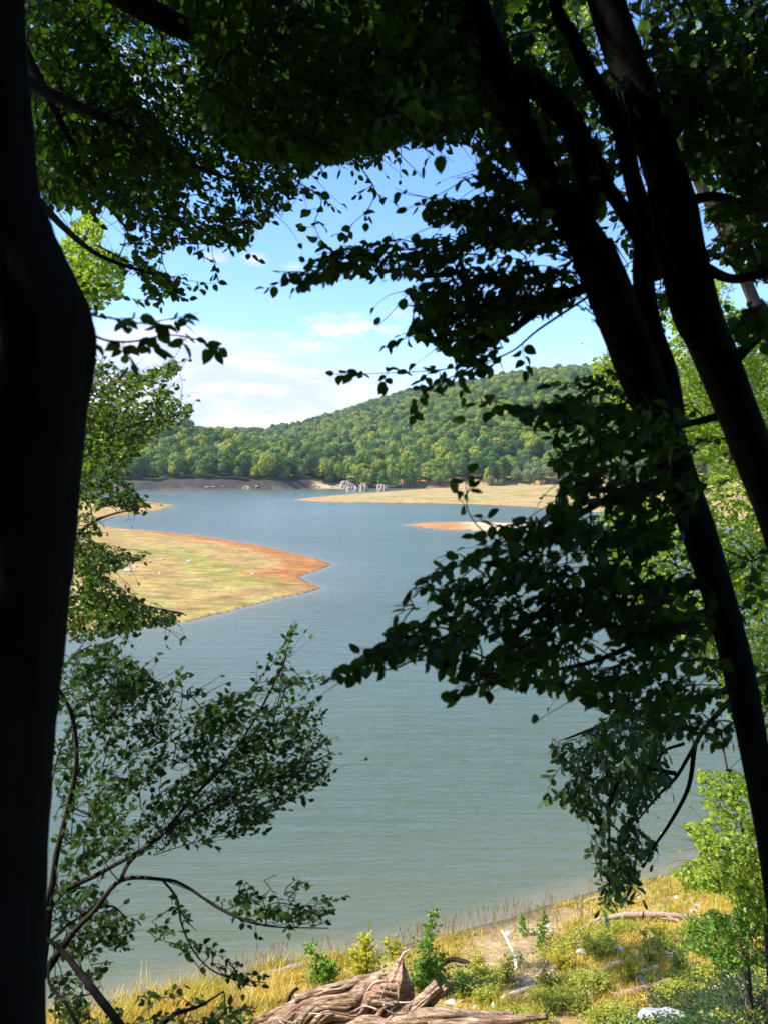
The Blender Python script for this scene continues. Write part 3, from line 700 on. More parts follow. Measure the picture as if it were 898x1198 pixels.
# ------------------------------------------------------------------ right foreground trees
def right_trees():
    # --- stem group nearest the centre
    bx = P(960, 1320, 3.0); base = (bx[0], bx[1], hz(bx[0], bx[1]) - .05)
    t = empty('hornbeam_tree', base, 'dark leaning tree with looping forked stems, its leafy boughs reaching left over the lake', 'tree')
    fo = Foliage(5); mb = MB()
    px_tube(mb, [(970, 1430), (950, 1300), (925, 1120), (905, 1000), (882, 880), (860, 770), (832, 670), (800, 575), (772, 500), (745, 430), (716, 350), (692, 290)],
            [36, 27, 21, 18, 17, 18, 19, 20, 22, 25, 25, 25], [3.0], 16, .05, 7, fo, seed=2)
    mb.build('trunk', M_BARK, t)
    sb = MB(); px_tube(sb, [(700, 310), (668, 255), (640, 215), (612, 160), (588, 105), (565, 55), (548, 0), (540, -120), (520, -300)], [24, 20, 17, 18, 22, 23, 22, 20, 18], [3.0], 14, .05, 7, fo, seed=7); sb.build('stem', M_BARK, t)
    sb = MB(); px_tube(sb, [(705, 330), (680, 270), (686, 215), (678, 168), (655, 128), (622, 100), (592, 88)], [21, 16, 14, 14, 14, 13, 11], [3.0, 2.95, 3.0], 12, .05, 7, fo, seed=8); sb.build('stem', M_BARK, t)
    sb = MB(); px_tube(sb, [(668, 150), (690, 175), (708, 215), (730, 248), (752, 285), (762, 330)], [10, 9, 8, 9, 11, 12], [3.0, 3.05], 8, .05, 6, fo, seed=9); sb.build('stem', M_BARK, t)
    sb = MB(); px_tube(sb, [(785, 500), (778, 440), (762, 390), (752, 330), (752, 265), (738, 205), (722, 140), (692, 92), (670, 45), (648, 0), (640, -120), (630, -260)], [16, 14, 13, 12, 12, 10, 10, 9, 8, 7, 7, 6], [3.05], 10, .05, 7, fo, seed=10); sb.build('stem', M_BARK, t)
    sb = MB(); px_tube(sb, [(550, 0), (520, -20), (480, 0), (440, 20)], [18, 14, 10, 5], [3, 3.4], 8, .05, 6, fo, seed=11)
    px_tube(sb, [(700, 330), (640, 355), (600, 385), (560, 410)], [7, 6, 4, 2], [3, 3.5], 6, .05, 6, fo, seed=12)
    px_tube(sb, [(688, 280), (620, 270), (560, 262)], [7, 5, 2], [3, 3.6], 6, .05, 6, fo, seed=13)
    px_tube(sb, [(835, 680), (780, 688), (700, 690), (650, 700), (600, 748)], [8, 7, 5, 4, 2], [3, 2.7], 6, .05, 6, fo, seed=14)
    px_tube(sb, [(850, 710), (790, 730), (740, 755), (690, 775), (640, 785)], [8, 6, 4, 3, 2], [3, 3.4], 6, .05, 6, fo, seed=15)
    px_tube(sb, [(800, 560), (740, 570), (680, 600), (620, 640), (560, 690)], [7, 5, 4, 3, 2], [3, 2.5], 6, .05, 6, fo, seed=16)
    sb.build('limbs', M_BARK, t)
    # upper canopy, right half
    up = [(440, -40), (448, 60), (452, 165), (500, 172), (530, 168), (560, 178), (562, 205), (620, 250), (700, 260), (730, 200), (720, 60), (700, -40)]
    fo.region(up, (3.0, 4.4), 300, .28, 9, .062, (-.5, .1, -.2), .45, -.45, 2.2, P(600, 100, 3), radial=.4)
    fo.region([(440, -40), (440, 150), (560, 165), (610, 110), (560, -40)], (2.6, 3.4), 70, .26, 8, .062, (-.5, 0, -.25), .5, -.5, 2.4)
    # three big sprays towards the left
    mid1 = [(545, 185), (610, 215), (660, 260), (690, 330), (640, 300), (560, 285), (500, 262), (494, 232), (540, 230), (600, 232), (545, 205)]
    fo.region(mid1, (2.8, 3.8), 90, .24, 8, .06, (-1, .2, 0), .4, -.6, 2.2)
    mid2 = [(325, 328), (360, 308), (450, 272), (520, 272), (600, 290), (680, 320), (700, 370), (640, 350), (560, 330), (480, 326), (380, 332), (350, 340)]
    fo.region(mid2, (3.0, 3.8), 95, .22, 8, .056, (-1, .2, 0), .4, -.7, 2.2)
    mid3 = [(475, 340), (520, 325), (600, 318), (680, 340), (712, 385), (660, 362), (610, 380), (590, 412), (560, 438), (510, 405), (476, 392), (490, 370)]
    fo.region(mid3, (3.0, 3.8), 150, .22, 8, .056, (-1, .2, -.1), .4, -.7, 2.2)
    fo.spray([(640, 352), (570, 365), (500, 385), (470, 398)], [3.2, 3.4], .005, .2, .08, .056, 6, .16)
    fo.spray([(690, 345), (630, 385), (590, 415), (520, 432), (415, 438)], [3.0, 3.3], .006, .3, .075, .055, 7, .18)
    fo.spray([(570, 418), (530, 440), (500, 455), (488, 475)], [3.1, 3.2], .004, .1, .08, .052, 5, .12)
    fo.spray([(600, 272), (520, 285), (430, 300), (330, 330)], [3.1, 3.5], .006, .15, .07, .056, 7, .17)
    fo.spray([(660, 300), (580, 262), (540, 246), (494, 240)], [3.1, 3.4], .005, .2, .08, .056, 6, .17)
    # hillside-crossing spray and the big dark lower mass
    m4 = [(600, 480), (640, 470), (690, 450), (720, 450), (800, 470), (830, 560), (800, 640), (700, 640), (600, 640), (570, 622), (592, 607), (640, 604), (652, 578), (664, 548), (645, 518), (612, 498)]
    fo.region(m4, (2.3, 3.3), 125, .24, 8, .061, (-.8, 0, -.15), .4, -.3, 2.4, P(800, 540, 3), radial=.3)
    m5 = [(545, 610), (640, 610), (760, 600), (840, 690), (850, 740), (760, 760), (700, 740), (640, 760), (590, 800), (545, 800), (500, 765), (430, 788), (408, 778), (450, 750), (470, 700), (510, 660)]
    fo.region(m5, (2.2, 3.1), 185, .24, 8, .061, (-.8, 0, -.15), .4, -.22, 2.8, P(840, 640, 3), radial=.3)
    m6 = [(545, 790), (600, 745), (700, 730), (850, 740), (880, 860), (850, 880), (790, 868), (720, 835), (640, 812), (590, 805)]
    fo.region(m6, (2.6, 3.8), 110, .24, 8, .054, (-.8, 0, -.2), .4, -.15, 2.6, P(850, 740, 3), radial=.3)
    fo.spray([(700, 640), (620, 650), (570, 625), (548, 600), (545, 572)], [2.6, 2.4], .004, .3, .07, .052, 5, .12)
    fo.spray([(690, 690), (590, 715), (500, 755), (412, 778)], [2.7, 2.4], .005, .2, .07, .052, 6, .15)
    fo.spray([(740, 470), (690, 480), (640, 482), (580, 470)], [2.8, 2.7], .005, .1, .06, .055, 6, .15)
    fo.spray([(700, 730), (620, 770), (570, 790), (545, 800)], [2.8, 2.7], .004, .1, .07, .052, 6, .14)
    fo.finish(t, M_LEAF)

    # --- thick stem behind
    bx = P(1090, 1290, 3.4); base = (bx[0], bx[1], hz(bx[0], bx[1]) - .05)
    t = empty('beech_tree', base, 'thick smooth dark trunk leaning out of the top right corner, behind the forked tree', 'tree')
    fo = Foliage(6); mb = MB()
    px_tube(mb, [(1100, 1420), (1060, 1250), (1000, 950), (950, 740), (915, 620), (885, 540), (862, 480), (840, 425), (818, 370), (800, 300), (788, 235), (765, 165), (735, 80), (708, 0), (680, -100), (640, -260)],
            [42, 31, 25, 23, 22, 22, 22, 23, 24, 24, 23, 21, 20, 19, 18, 16], [3.4], 16, .05, 7, fo, seed=21)
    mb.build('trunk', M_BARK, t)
    lb = MB()
    px_tube(lb, [(835, 420), (800, 380), (782, 320), (768, 270), (762, 220)], [15, 10, 9, 8, 6], [3.4, 3.3], 9, .05, 6, fo, seed=22)
    px_tube(lb, [(800, 300), (850, 325), (890, 320), (960, 300)], [9, 6, 5, 4], [3.4, 3.0], 6, .05, 6, fo, seed=23)
    px_tube(lb, [(855, 425), (880, 400), (905, 380), (960, 350)], [8, 6, 5, 4], [3.4, 2.6], 6, .05, 6, fo, seed=24)
    px_tube(lb, [(765, 160), (830, 120), (900, 60), (1000, 0)], [12, 9, 7, 5], [3.4, 4.0], 7, .05, 6, fo, seed=25)
    px_tube(lb, [(862, 480), (830, 490), (790, 500), (740, 520)], [8, 5, 4, 2], [3.4, 3.7], 6, .05, 6, fo, seed=26)
    px_tube(lb, [(790, 240), (840, 230), (900, 250)], [8, 5, 3], [3.4, 4.0], 6, .05, 6, fo, seed=27)
    lb.build('limbs', M_BARK, t)
    r1 = [(735, -40), (940, -40), (940, 150), (850, 160), (800, 150), (760, 100)]
    fo.region(r1, (3.0, 4.6), 230, .3, 9, .065, (.3, 0, -.2), .4, -.75, 2.0)
    r1b = [(750, 60), (940, 100), (940, 270), (860, 225), (800, 205), (780, 150)]
    fo.region(r1b, (3.2, 5), 210, .3, 9, .065, (.3, 0, -.2), .4, -.45, 2.0)
    r2 = [(820, 235), (940, 225), (940, 345), (880, 330), (830, 300)]
    fo.region(r2, (3.4, 5), 150, .28, 9, .06, (.3, 0, -.1), .4, -.5, 2.0)
    r3 = [(845, 372), (870, 360), (940, 330), (940, 450), (905, 420), (870, 400)]
    fo.region(r3, (2.2, 2.8), 24, .2, 7, .06, (.3, 0, -.1), .4, -.6, 2.0)
    r4 = [(560, 30), (700, -40), (760, -40), (760, 150), (800, 330), (760, 420), (720, 330), (660, 240), (560, 160)]
    fo.region(r4, (4.4, 6.4), 150, .34, 10, .062, (-.3, 0, -.1), .4, -.1, 1.6, P(760, 160, 4))
    r5 = [(640, 450), (720, 430), (800, 470), (940, 560), (940, 900), (860, 880), (780, 760), (680, 700), (640, 600)]
    fo.region(r5, (3.6, 5.2), 110, .3, 9, .058, (-.2, 0, -.1), .4, -.05, 2.2, P(880, 600, 4))
    fo.finish(t, M_LEAF)
right_trees()

# ------------------------------------------------------------------ lower left shrub
def left_shrub():
    bx = P(20, 1330, 4.6); base = (bx[0], bx[1], hz(bx[0], bx[1]) - .05)
    t = empty('hazel_shrub', base, 'small-leaved shrub fanning out from the lower left over the green water', 'shrub')
    fo = Foliage(8); mb = MB(); rt = (bx[0], bx[1], base[2])
    def limb(path, r, d, s=5):
        px_tube(mb, path, [q * .62 for q in r], d, 7, .06, 6, fo, seed=s)
    limb([(20, 1420), (30, 1250), (50, 1130), (65, 1010), (80, 945), (90, 890), (84, 835), (66, 800), (62, 775)], [16, 13, 9, 6, 5, 4.5, 4, 2.5, 1.5], [4.6, 4.8])
    limb([(40, 1180), (60, 1060), (120, 1020), (180, 985), (222, 938), (280, 870), (326, 790), (338, 752)], [9, 7, 4.5, 4, 3.5, 2.5, 1.8, 1], [4.6, 5.2])
    limb([(45, 1150), (85, 1092), (110, 1066), (142, 1030), (190, 1029), (216, 1036), (262, 1066), (310, 1083), (385, 1086)], [9, 6, 5, 4.5, 3.5, 3, 2.4, 1.8, 1], [4.6, 4.4])
    limb([(140, 1032), (160, 1000), (230, 950), (300, 920), (386, 882)], [4, 4, 3.2, 2.2, 1], [4.5, 5.0])
    limb([(190, 1029), (206, 1050), (214, 1085), (232, 1120), (262, 1142), (312, 1150)], [2.5, 2.4, 2, 1.8, 1.4, 1], [4.4, 4.2])
    limb([(60, 1100), (90, 1075), (130, 1060), (155, 1085)], [3, 2.5, 2, 1], [4.6, 4.8])
    limb([(84, 838), (110, 838), (130, 848), (160, 850)], [2.5, 2, 1.8, 1], [4.8, 4.9])
    limb([(84, 850), (70, 880), (60, 920)], [2, 1.8, 1], [4.8, 4.9])
    mb.build('stems', M_TWIG, t)
    org = P(40, 1120, 4.6)
    a = [(58, 800), (80, 765), (130, 752), (190, 800), (200, 880), (180, 960), (110, 1040), (60, 1060)]
    fo.region(a, (4.4, 6.0), 250, .32, 9, .052, (.8, .1, .6), .12, -.3, 2.4, org)
    b = [(185, 800), (215, 795), (240, 812), (272, 818), (300, 800), (322, 760), (342, 745), (346, 790), (372, 800), (362, 848), (392, 872), (385, 905), (362, 925), (335, 938), (300, 975), (250, 985), (190, 1010), (130, 1020), (180, 940), (195, 880)]
    fo.region(b, (4.5, 5.9), 250, .36, 10, .050, (1.6, .1, .75), .12, -.2, 2.6, org)
    c = [(55, 1040), (110, 1035), (130, 1060), (160, 1085), (156, 1110), (120, 1140), (90, 1198), (60, 1198)]
    fo.region(c, (4.5, 5.6), 110, .26, 8, .05, (.8, .1, .3), .2, -.25, 2.6, org)
    d = [(255, 1025), (300, 1030), (350, 1030), (392, 1055), (388, 1090), (350, 1080), (300, 1080), (260, 1055)]
    fo.region(d, (4.2, 4.6), 34, .2, 8, .045, (.7, 0, .0), .2, -.4, 3.0)
    e = [(170, 1090), (200, 1040), (235, 1090), (270, 1120), (310, 1145), (300, 1158), (240, 1140), (200, 1110)]
    fo.region(e, (4.2, 4.5), 26, .18, 8, .045, (.6, 0, -.1), .2, -.4, 3.0)
    fo.spray([(190, 1029), (230, 1045), (280, 1072), (330, 1082), (388, 1055)], [4.4, 4.3], .003, .3, .09, .045, 6, .17, .2)
    fo.spray([(300, 920), (330, 905), (388, 884)], [4.9, 5.0], .003, .1, .08, .045, 6, .17, .2, .2)
    fo.spray([(290, 855), (315, 810), (330, 775), (340, 748)], [5.1, 5.2], .003, .1, .08, .045, 6, .16, .2, .2)
    fo.spray([(180, 985), (190, 900), (200, 830), (205, 797)], [5.0, 5.2], .003, .1, .09, .045, 6, .16, .2, .2)
    for q in ([(200, 900), (270, 830), (318, 778), (336, 745)], [(230, 930), (300, 860), (345, 800), (368, 795)], [(150, 900), (190, 840), (208, 800)], [(250, 960), (320, 905), (352, 870), (368, 848)],
              [(240, 985), (300, 950), (345, 935), (378, 915)], [(120, 900), (140, 820), (150, 790)], [(260, 890), (320, 862), (366, 838)], [(200, 960), (250, 880), (268, 822)], [(180, 1000), (250, 980), (300, 975)]):
        fo.spray(q, [4.9, 5.1], .004, .15, .08, .048, 7, .18, .12, .3)
    fo.finish(t, M_LEAF2)
    # fallen / low dark limb with sparse leaves in the corner
    bx = P(60, 1330, 3.6)
    t = empty('elder_bush', (bx[0], bx[1], hz(bx[0], bx[1]) - .05), 'low bush with a crooked dark stem in the bottom left corner, below the fanning shrub', 'bush')
    fo = Foliage(9); mb = MB()
    limb2 = [(55, 1098), (75, 1115), (95, 1140), (112, 1162), (150, 1215), (180, 1290), (170, 1400)]
    px_tube(mb, limb2, [2.5, 3.5, 4.5, 5, 5.5, 6, 6], [4.1, 3.6], 8, .06, 6, fo, seed=3)
    px_tube(mb, [(60, 1120), (58, 1150), (80, 1178), (100, 1215), (160, 1300)], [1.5, 1.8, 2, 2.5, 3], [4.1, 3.7], 6, .06, 6, fo, seed=3)
    px_tube(mb, [(160, 1240), (200, 1190), (232, 1178), (262, 1160)], [4, 3, 2, 1], [3.6, 4], 5, .06, 6, fo, seed=3)
    mb.build('stems', M_BARK, t)
    fo.region([(120, 1198), (150, 1165), (215, 1150), (250, 1172), (300, 1170), (310, 1230), (120, 1230)], (3.7, 4.3), 46, .18, 7, .045, (.4, 0, .3), .2, -.4, 3, P(160, 1240, 3.8))
    fo.region([(60, 1198), (70, 1160), (110, 1175), (130, 1240), (60, 1240)], (3.7, 4.3), 30, .18, 7, .045, (.2, 0, .3), .2, -.4, 3, P(100, 1240, 3.8))
    fo.finish(t, M_LEAF2)
left_shrub()

# ------------------------------------------------------------------ other shore trees
def lit_tree(name, label, trunkpath, rpx, d, regions, m, seed, ls=.07, cat='tree', kind='ovate', limbs=(), barkm=None, L=.4):
    dd = d if isinstance(d, (list, tuple)) else [d]
    b = P(*trunkpath[0], dd[0]); base = (b[0], b[1], hz(b[0], b[1]) - .1)
    t = empty(name, base, label, cat)
    fo = Foliage(seed); mb = MB()
    dv = np.interp(np.linspace(0, 1, len(trunkpath)), np.linspace(0, 1, len(dd)), dd)
    pts = [np.array(base)] + [P(x, y, z) for (x, y), z in zip(trunkpath[1:], dv[1:])]
    rr = [r * z / F for r, z in zip(rpx, dv)]
    pts, rr = smooth_path(pts, rr, 6); tube(mb, pts, rr, 9, .05, seed); fo.skeleton(pts)
    mb.build('trunk', barkm or M_LITBARK, t)
    if limbs:
        lb = MB()
        for path, r, dl in limbs: px_tube(lb, path, r, dl, 6, .05, 6, fo, seed=seed)
        lb.build('limbs', barkm or M_LITBARK, t)
    for (poly, dr, cnt, out, thr) in regions:
        fo.region(poly, dr, cnt, L, 9, ls, out, .3, thr, .9, pts[len(pts) // 2])
    fo.finish(t, m, kind, tm=barkm or M_TWIG)

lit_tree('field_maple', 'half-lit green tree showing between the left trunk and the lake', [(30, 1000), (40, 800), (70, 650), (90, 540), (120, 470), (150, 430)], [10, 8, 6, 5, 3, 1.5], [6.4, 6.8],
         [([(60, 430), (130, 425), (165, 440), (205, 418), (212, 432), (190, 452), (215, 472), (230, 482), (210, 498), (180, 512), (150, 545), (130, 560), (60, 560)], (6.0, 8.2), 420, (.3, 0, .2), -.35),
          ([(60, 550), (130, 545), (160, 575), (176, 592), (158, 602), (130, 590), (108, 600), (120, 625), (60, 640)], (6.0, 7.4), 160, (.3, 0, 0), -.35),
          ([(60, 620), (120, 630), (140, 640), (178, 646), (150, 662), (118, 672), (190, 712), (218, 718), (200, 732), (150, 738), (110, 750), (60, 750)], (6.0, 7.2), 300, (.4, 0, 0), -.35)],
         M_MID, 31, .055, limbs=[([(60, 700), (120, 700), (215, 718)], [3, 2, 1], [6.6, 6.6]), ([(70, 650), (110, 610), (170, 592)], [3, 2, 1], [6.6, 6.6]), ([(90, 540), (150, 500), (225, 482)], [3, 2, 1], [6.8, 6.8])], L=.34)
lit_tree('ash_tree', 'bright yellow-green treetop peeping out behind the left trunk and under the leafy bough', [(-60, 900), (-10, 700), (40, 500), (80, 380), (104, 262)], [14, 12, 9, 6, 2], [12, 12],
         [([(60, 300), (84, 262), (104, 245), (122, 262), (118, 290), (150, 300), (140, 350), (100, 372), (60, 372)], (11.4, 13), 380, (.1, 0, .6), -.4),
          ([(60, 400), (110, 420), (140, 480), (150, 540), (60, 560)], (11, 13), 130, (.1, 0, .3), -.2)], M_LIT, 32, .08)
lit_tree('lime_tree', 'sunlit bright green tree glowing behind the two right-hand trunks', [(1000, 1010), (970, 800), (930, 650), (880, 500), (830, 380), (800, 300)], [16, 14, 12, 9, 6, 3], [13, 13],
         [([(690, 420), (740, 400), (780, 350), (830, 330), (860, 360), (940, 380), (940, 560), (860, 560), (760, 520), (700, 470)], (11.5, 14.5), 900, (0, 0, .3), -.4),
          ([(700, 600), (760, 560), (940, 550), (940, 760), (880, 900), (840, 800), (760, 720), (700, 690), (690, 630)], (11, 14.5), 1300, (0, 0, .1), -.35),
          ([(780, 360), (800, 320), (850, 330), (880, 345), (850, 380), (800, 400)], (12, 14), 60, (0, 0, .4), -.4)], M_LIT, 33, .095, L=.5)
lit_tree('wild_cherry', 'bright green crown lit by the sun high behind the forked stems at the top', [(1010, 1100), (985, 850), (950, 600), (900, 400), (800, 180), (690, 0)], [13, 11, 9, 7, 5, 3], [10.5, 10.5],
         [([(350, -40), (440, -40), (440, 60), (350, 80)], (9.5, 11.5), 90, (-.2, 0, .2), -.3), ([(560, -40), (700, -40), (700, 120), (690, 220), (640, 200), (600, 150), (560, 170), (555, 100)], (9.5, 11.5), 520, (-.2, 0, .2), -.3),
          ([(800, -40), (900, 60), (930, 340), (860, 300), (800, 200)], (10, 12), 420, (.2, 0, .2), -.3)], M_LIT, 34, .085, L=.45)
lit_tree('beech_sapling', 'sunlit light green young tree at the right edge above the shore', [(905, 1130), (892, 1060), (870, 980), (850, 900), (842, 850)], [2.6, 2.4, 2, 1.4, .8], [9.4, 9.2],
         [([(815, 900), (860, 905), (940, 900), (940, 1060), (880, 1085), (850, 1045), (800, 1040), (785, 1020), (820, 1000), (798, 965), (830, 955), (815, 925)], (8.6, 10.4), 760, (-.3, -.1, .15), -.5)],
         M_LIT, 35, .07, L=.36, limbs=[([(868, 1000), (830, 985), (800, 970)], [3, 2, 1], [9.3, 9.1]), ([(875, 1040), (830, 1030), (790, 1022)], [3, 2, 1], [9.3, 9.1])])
lit_tree('bramble_bush', 'dense yellowish-green bush on the bank below the young tree at the right', [(880, 1150), (870, 1110), (860, 1080)], [5, 4, 2], [10.2, 10.2],
         [([(805, 1082), (835, 1062), (850, 1070), (880, 1050), (940, 1050), (940, 1150), (880, 1128), (850, 1140), (825, 1118), (795, 1110)], (9.4, 11.0), 480, (-.1, -.1, .3), -.6)],
         M_GREEN, 36, .06, cat='bush', L=.3)
# hanging oak bough
def oak():
    b = P(1180, 1120, 7.2)
    t = empty('oak_tree', (b[0], b[1], hz(b[0], b[1]) - .1), 'oak whose bough of lobed leaves hangs over the water near the right trunk', 'tree')
    fo = Foliage(12); mb = MB()
    h = hz(b[0], b[1])
    pts, rr = smooth_path([(b[0], b[1], h - .2), (b[0] + .1, b[1], h + 2), (b[0], b[1] + .1, h + 5), (b[0] - .2, b[1], h + 9)], [.22, .17, .14, .08], 6); tube(mb, pts, rr, 12, .08, 3)
    mb.build('trunk', M_BARK, t)
    lb = MB()
    px_tube(lb, [(1180, 760), (1060, 750), (950, 780), (880, 800), (830, 845), (808, 880), (790, 910), (770, 930), (745, 960)], [10, 7, 5, 4, 3, 2.4, 2, 1.6, 1.], [7.2, 6.6, 6.4], 7, .06, 6, fo, seed=2)
    px_tube(lb, [(812, 872), (805, 920), (785, 960), (765, 990), (752, 1015)], [3, 2.4, 2, 1.4, 1], [6.5, 6.4], 6, .06, 6, fo, seed=3)
    px_tube(lb, [(880, 800), (820, 815), (760, 830), (700, 850), (660, 865)], [5, 4, 3, 2, 1], [6.5, 6.4], 6, .06, 6, fo, seed=4)
    px_tube(lb, [(790, 905), (745, 900), (715, 930), (712, 990), (712, 1040)], [3, 2.4, 2, 1.5, 1], [6.4, 6.3], 6, .06, 6, fo, seed=5)
    px_tube(lb, [(800, 870), (775, 880), (765, 905)], [2, 1.6, 1], [6.4, 6.4], 6, .06, 6, fo, seed=6)
    lb.build('limbs', M_BARK, t)
    a = [(636, 860), (665, 868), (690, 850), (720, 825), (800, 830), (775, 870), (786, 925), (752, 940), (772, 1000), (745, 1010), (752, 1042), (730, 1064), (696, 1056), (712, 1030), (684, 1005), (700, 965), (660, 945), (648, 925), (676, 908), (648, 890)]
    fo.region(a, (5.8, 7.1), 250, .24, 6, .10, (-.3, 0, -.5), .5, -.35, 3.2)
    fo.spray([(690, 985), (700, 1020), (712, 1055), (706, 1062)], [6.3, 6.3], .004, .1, .09, .09, 5, .16)
    fo.spray([(700, 870), (670, 880), (650, 905), (640, 925)], [6.3, 6.2], .004, .1, .09, .09, 5, .16)
    fo.finish(t, M_OAKL, 'oak')
oak()

# ------------------------------------------------------------------ saplings on the beach
def sapling(name, label, px, py, z_px_h, d_hint, m, seed, w=.3, n=26, ls=.055, twist=0, group=None):
    g = np.random.default_rng(seed)
    # ground point under this pixel
    p = ground_at(px, py)
    base = np.array([p[0], p[1], hz(p[0], p[1]) - .02])
    H = z_px_h / F * p[1]
    e = empty(name, base, label, 'sapling' if 'weed' not in name else 'weed', group)
    fo = Foliage(seed); mb = MB()
    nst = 1 if n < 15 else 3
    for k in range(nst):
        top = base + np.array([g.normal(0, w * .5) + twist, g.normal(0, w * .3), H * (1 if k == 0 else g.uniform(.55, .85))])
        pts, rr = smooth_path([base, base * .6 + top * .4 + g.normal(0, .04, 3), top], [.012, .008, .002], 5); tube(mb, pts, rr, 5); fo.skeleton(pts)
        for i in range(int(n * 1.9) // nst):
            f = g.uniform(.12, 1); p0 = np.array([np.interp(f, np.linspace(0, 1, len(pts)), pts[:, c]) for c in range(3)])
            a = g.uniform(0, 6.28); dr = np.array([math.cos(a), math.sin(a), .5])
            fo.twig(p0, dr, w * (1.15 - .75 * f) * g.uniform(.4, 1.5), 7, ls * 1.25, None, .15)
        fo.twig(top, np.array([0, 0, 1.]), .12, 5, ls, None, .1)
    mb.build('stem', M_TWIG, e); fo.finish(e, m)
sapling('oak_sapling', 'small round dark-green sapling behind the left end of the big stump', 378, 1162, 58, 0, M_GREEN, 41, .30, 70, .06)
sapling('maple_sapling', 'yellow-leaved sapling standing by the water behind the big stump', 428, 1150, 72, 0, M_YEL, 42, .36, 54, .06)
sapling('hornbeam_sapling', 'tall bright green sapling growing from the top of the stump\'s right end', 496, 1162, 100, 0, M_GREEN, 43, .36, 110, .055, .12)
sapling('willow_sapling', 'small sparse green sapling among grass, nearest the white upright stick', 628, 1108, 40, 0, M_GREEN, 44, .2, 16, .05)
sapling('dock_weed', 'lone small green weed on bare sand far left of the curved branch', 612, 1095, 24, 0, M_GREEN, 45, .14, 10, .05)
for i, (x, y, h, m) in enumerate([(655, 1135, 34, M_YEL), (690, 1120, 30, M_WEED), (760, 1128, 40, M_WEED), (790, 1135, 40, M_GREEN), (735, 1150, 34, M_YEL), (820, 1120, 46, M_WEED), (560, 1140, 30, M_YEL), (590, 1150, 34, M_WEED),
                              (700, 1165, 30, M_WEED), (850, 1140, 44, M_WEED), (640, 1160, 30, M_WEED), (540, 1165, 30, M_GREEN), (775, 1105, 30, M_YEL), (810, 1095, 34, M_WEED), (460, 1120, 26, M_YEL)]):
    sapling('spurge_weed', {M_YEL: 'bright yellow leafy weed growing among the grass and driftwood of the near shore', M_WEED: 'low olive-green leafy weed growing among the driftwood of the near shore', M_GREEN: 'fresh green leafy weed growing low among the grass of the near shore'}[m], x, y, h, 0, m, 50 + i, .22, 26, .04, group={M_YEL: 'yellow weeds on the near shore', M_WEED: 'olive weeds on the near shore', M_GREEN: 'green weeds on the near shore'}[m])

# ------------------------------------------------------------------ driftwood and stump
def drift(name, label, path, rad, m, seed, lift=None, cat='driftwood', sides=9, rough=.12, group=None, flute=0, twigs=()):
    """path in photo pixels of the wood's centre line, lying on the ground; lift = extra height"""
    lift = lift or [0] * len(path)
    pts = []
    for (x, y), r, l in zip(path, rad, lift): pts.append(ground_at(x, y, r * .6 + l))
    pts = np.array(pts)
    base = pts.mean(0)
    mb = MB(); a, rr = smooth_path(pts, rad, 6)
    g = np.random.default_rng(seed); a = a + g.normal(0, 1, a.shape) * rr[:, None] * .12
    tube(mb, a, rr, sides, rough, seed, flute)
    for (i, dx, dy, dz, r, L) in twigs:
        p = pts[i]; q, r2 = smooth_path([p, p + np.array([dx, dy, dz]) * .5 + g.normal(0, .03, 3), p + np.array([dx, dy, dz])], [r, r * .8, r * .35], 4); tube(mb, q, r2, 6, .1, seed)
    V = np.concatenate(mb.V) ; b = V.mean(0); b[2] = V[:, 2].min()
    o = mesh_obj(name, V - b, [np.concatenate(mb.T), np.concatenate(mb.Q)], m, None, True)
    o.location = b
    return tag(o, label, cat, group)
drift('curved_branch', 'long grey branch arched over the dry ground near the right bush', [(672, 1094), (690, 1080), (712, 1073), (740, 1070), (775, 1070), (812, 1073), (838, 1079)], [.035, .045, .055, .06, .055, .045, .03], M_DRIFT, 1, [0, .06, .12, .15, .13, .08, 0],
      twigs=((2, -.5, -.15, -.22, .03, 1), (1, .1, -.25, -.12, .025, 1), (4, .5, -.3, -.12, .02, 1)))
drift('bleached_stick', 'white bare stick standing up out of the grass, right of the black branch', [(604, 1134), (602, 1122), (597, 1108), (590, 1094), (586, 1088)], [.035, .034, .03, .024, .014], M_PALE, 2, [0, .12, .26, .42, .5],
      twigs=((1, .09, 0, .05, .02, 1),))
drift('fallen_log', 'short pale cut log lying by the water left of the round sapling', [(306, 1141), (328, 1137), (362, 1127)], [.085, .08, .07], M_DRIFT, 3)
drift('black_branch', 'black charred branch poking out right of the tall green sapling', [(515, 1128), (530, 1122), (545, 1126), (556, 1132), (564, 1141)], [.055, .05, .045, .04, .02], M_CHAR, 4, [.1, .14, .12, .06, 0])
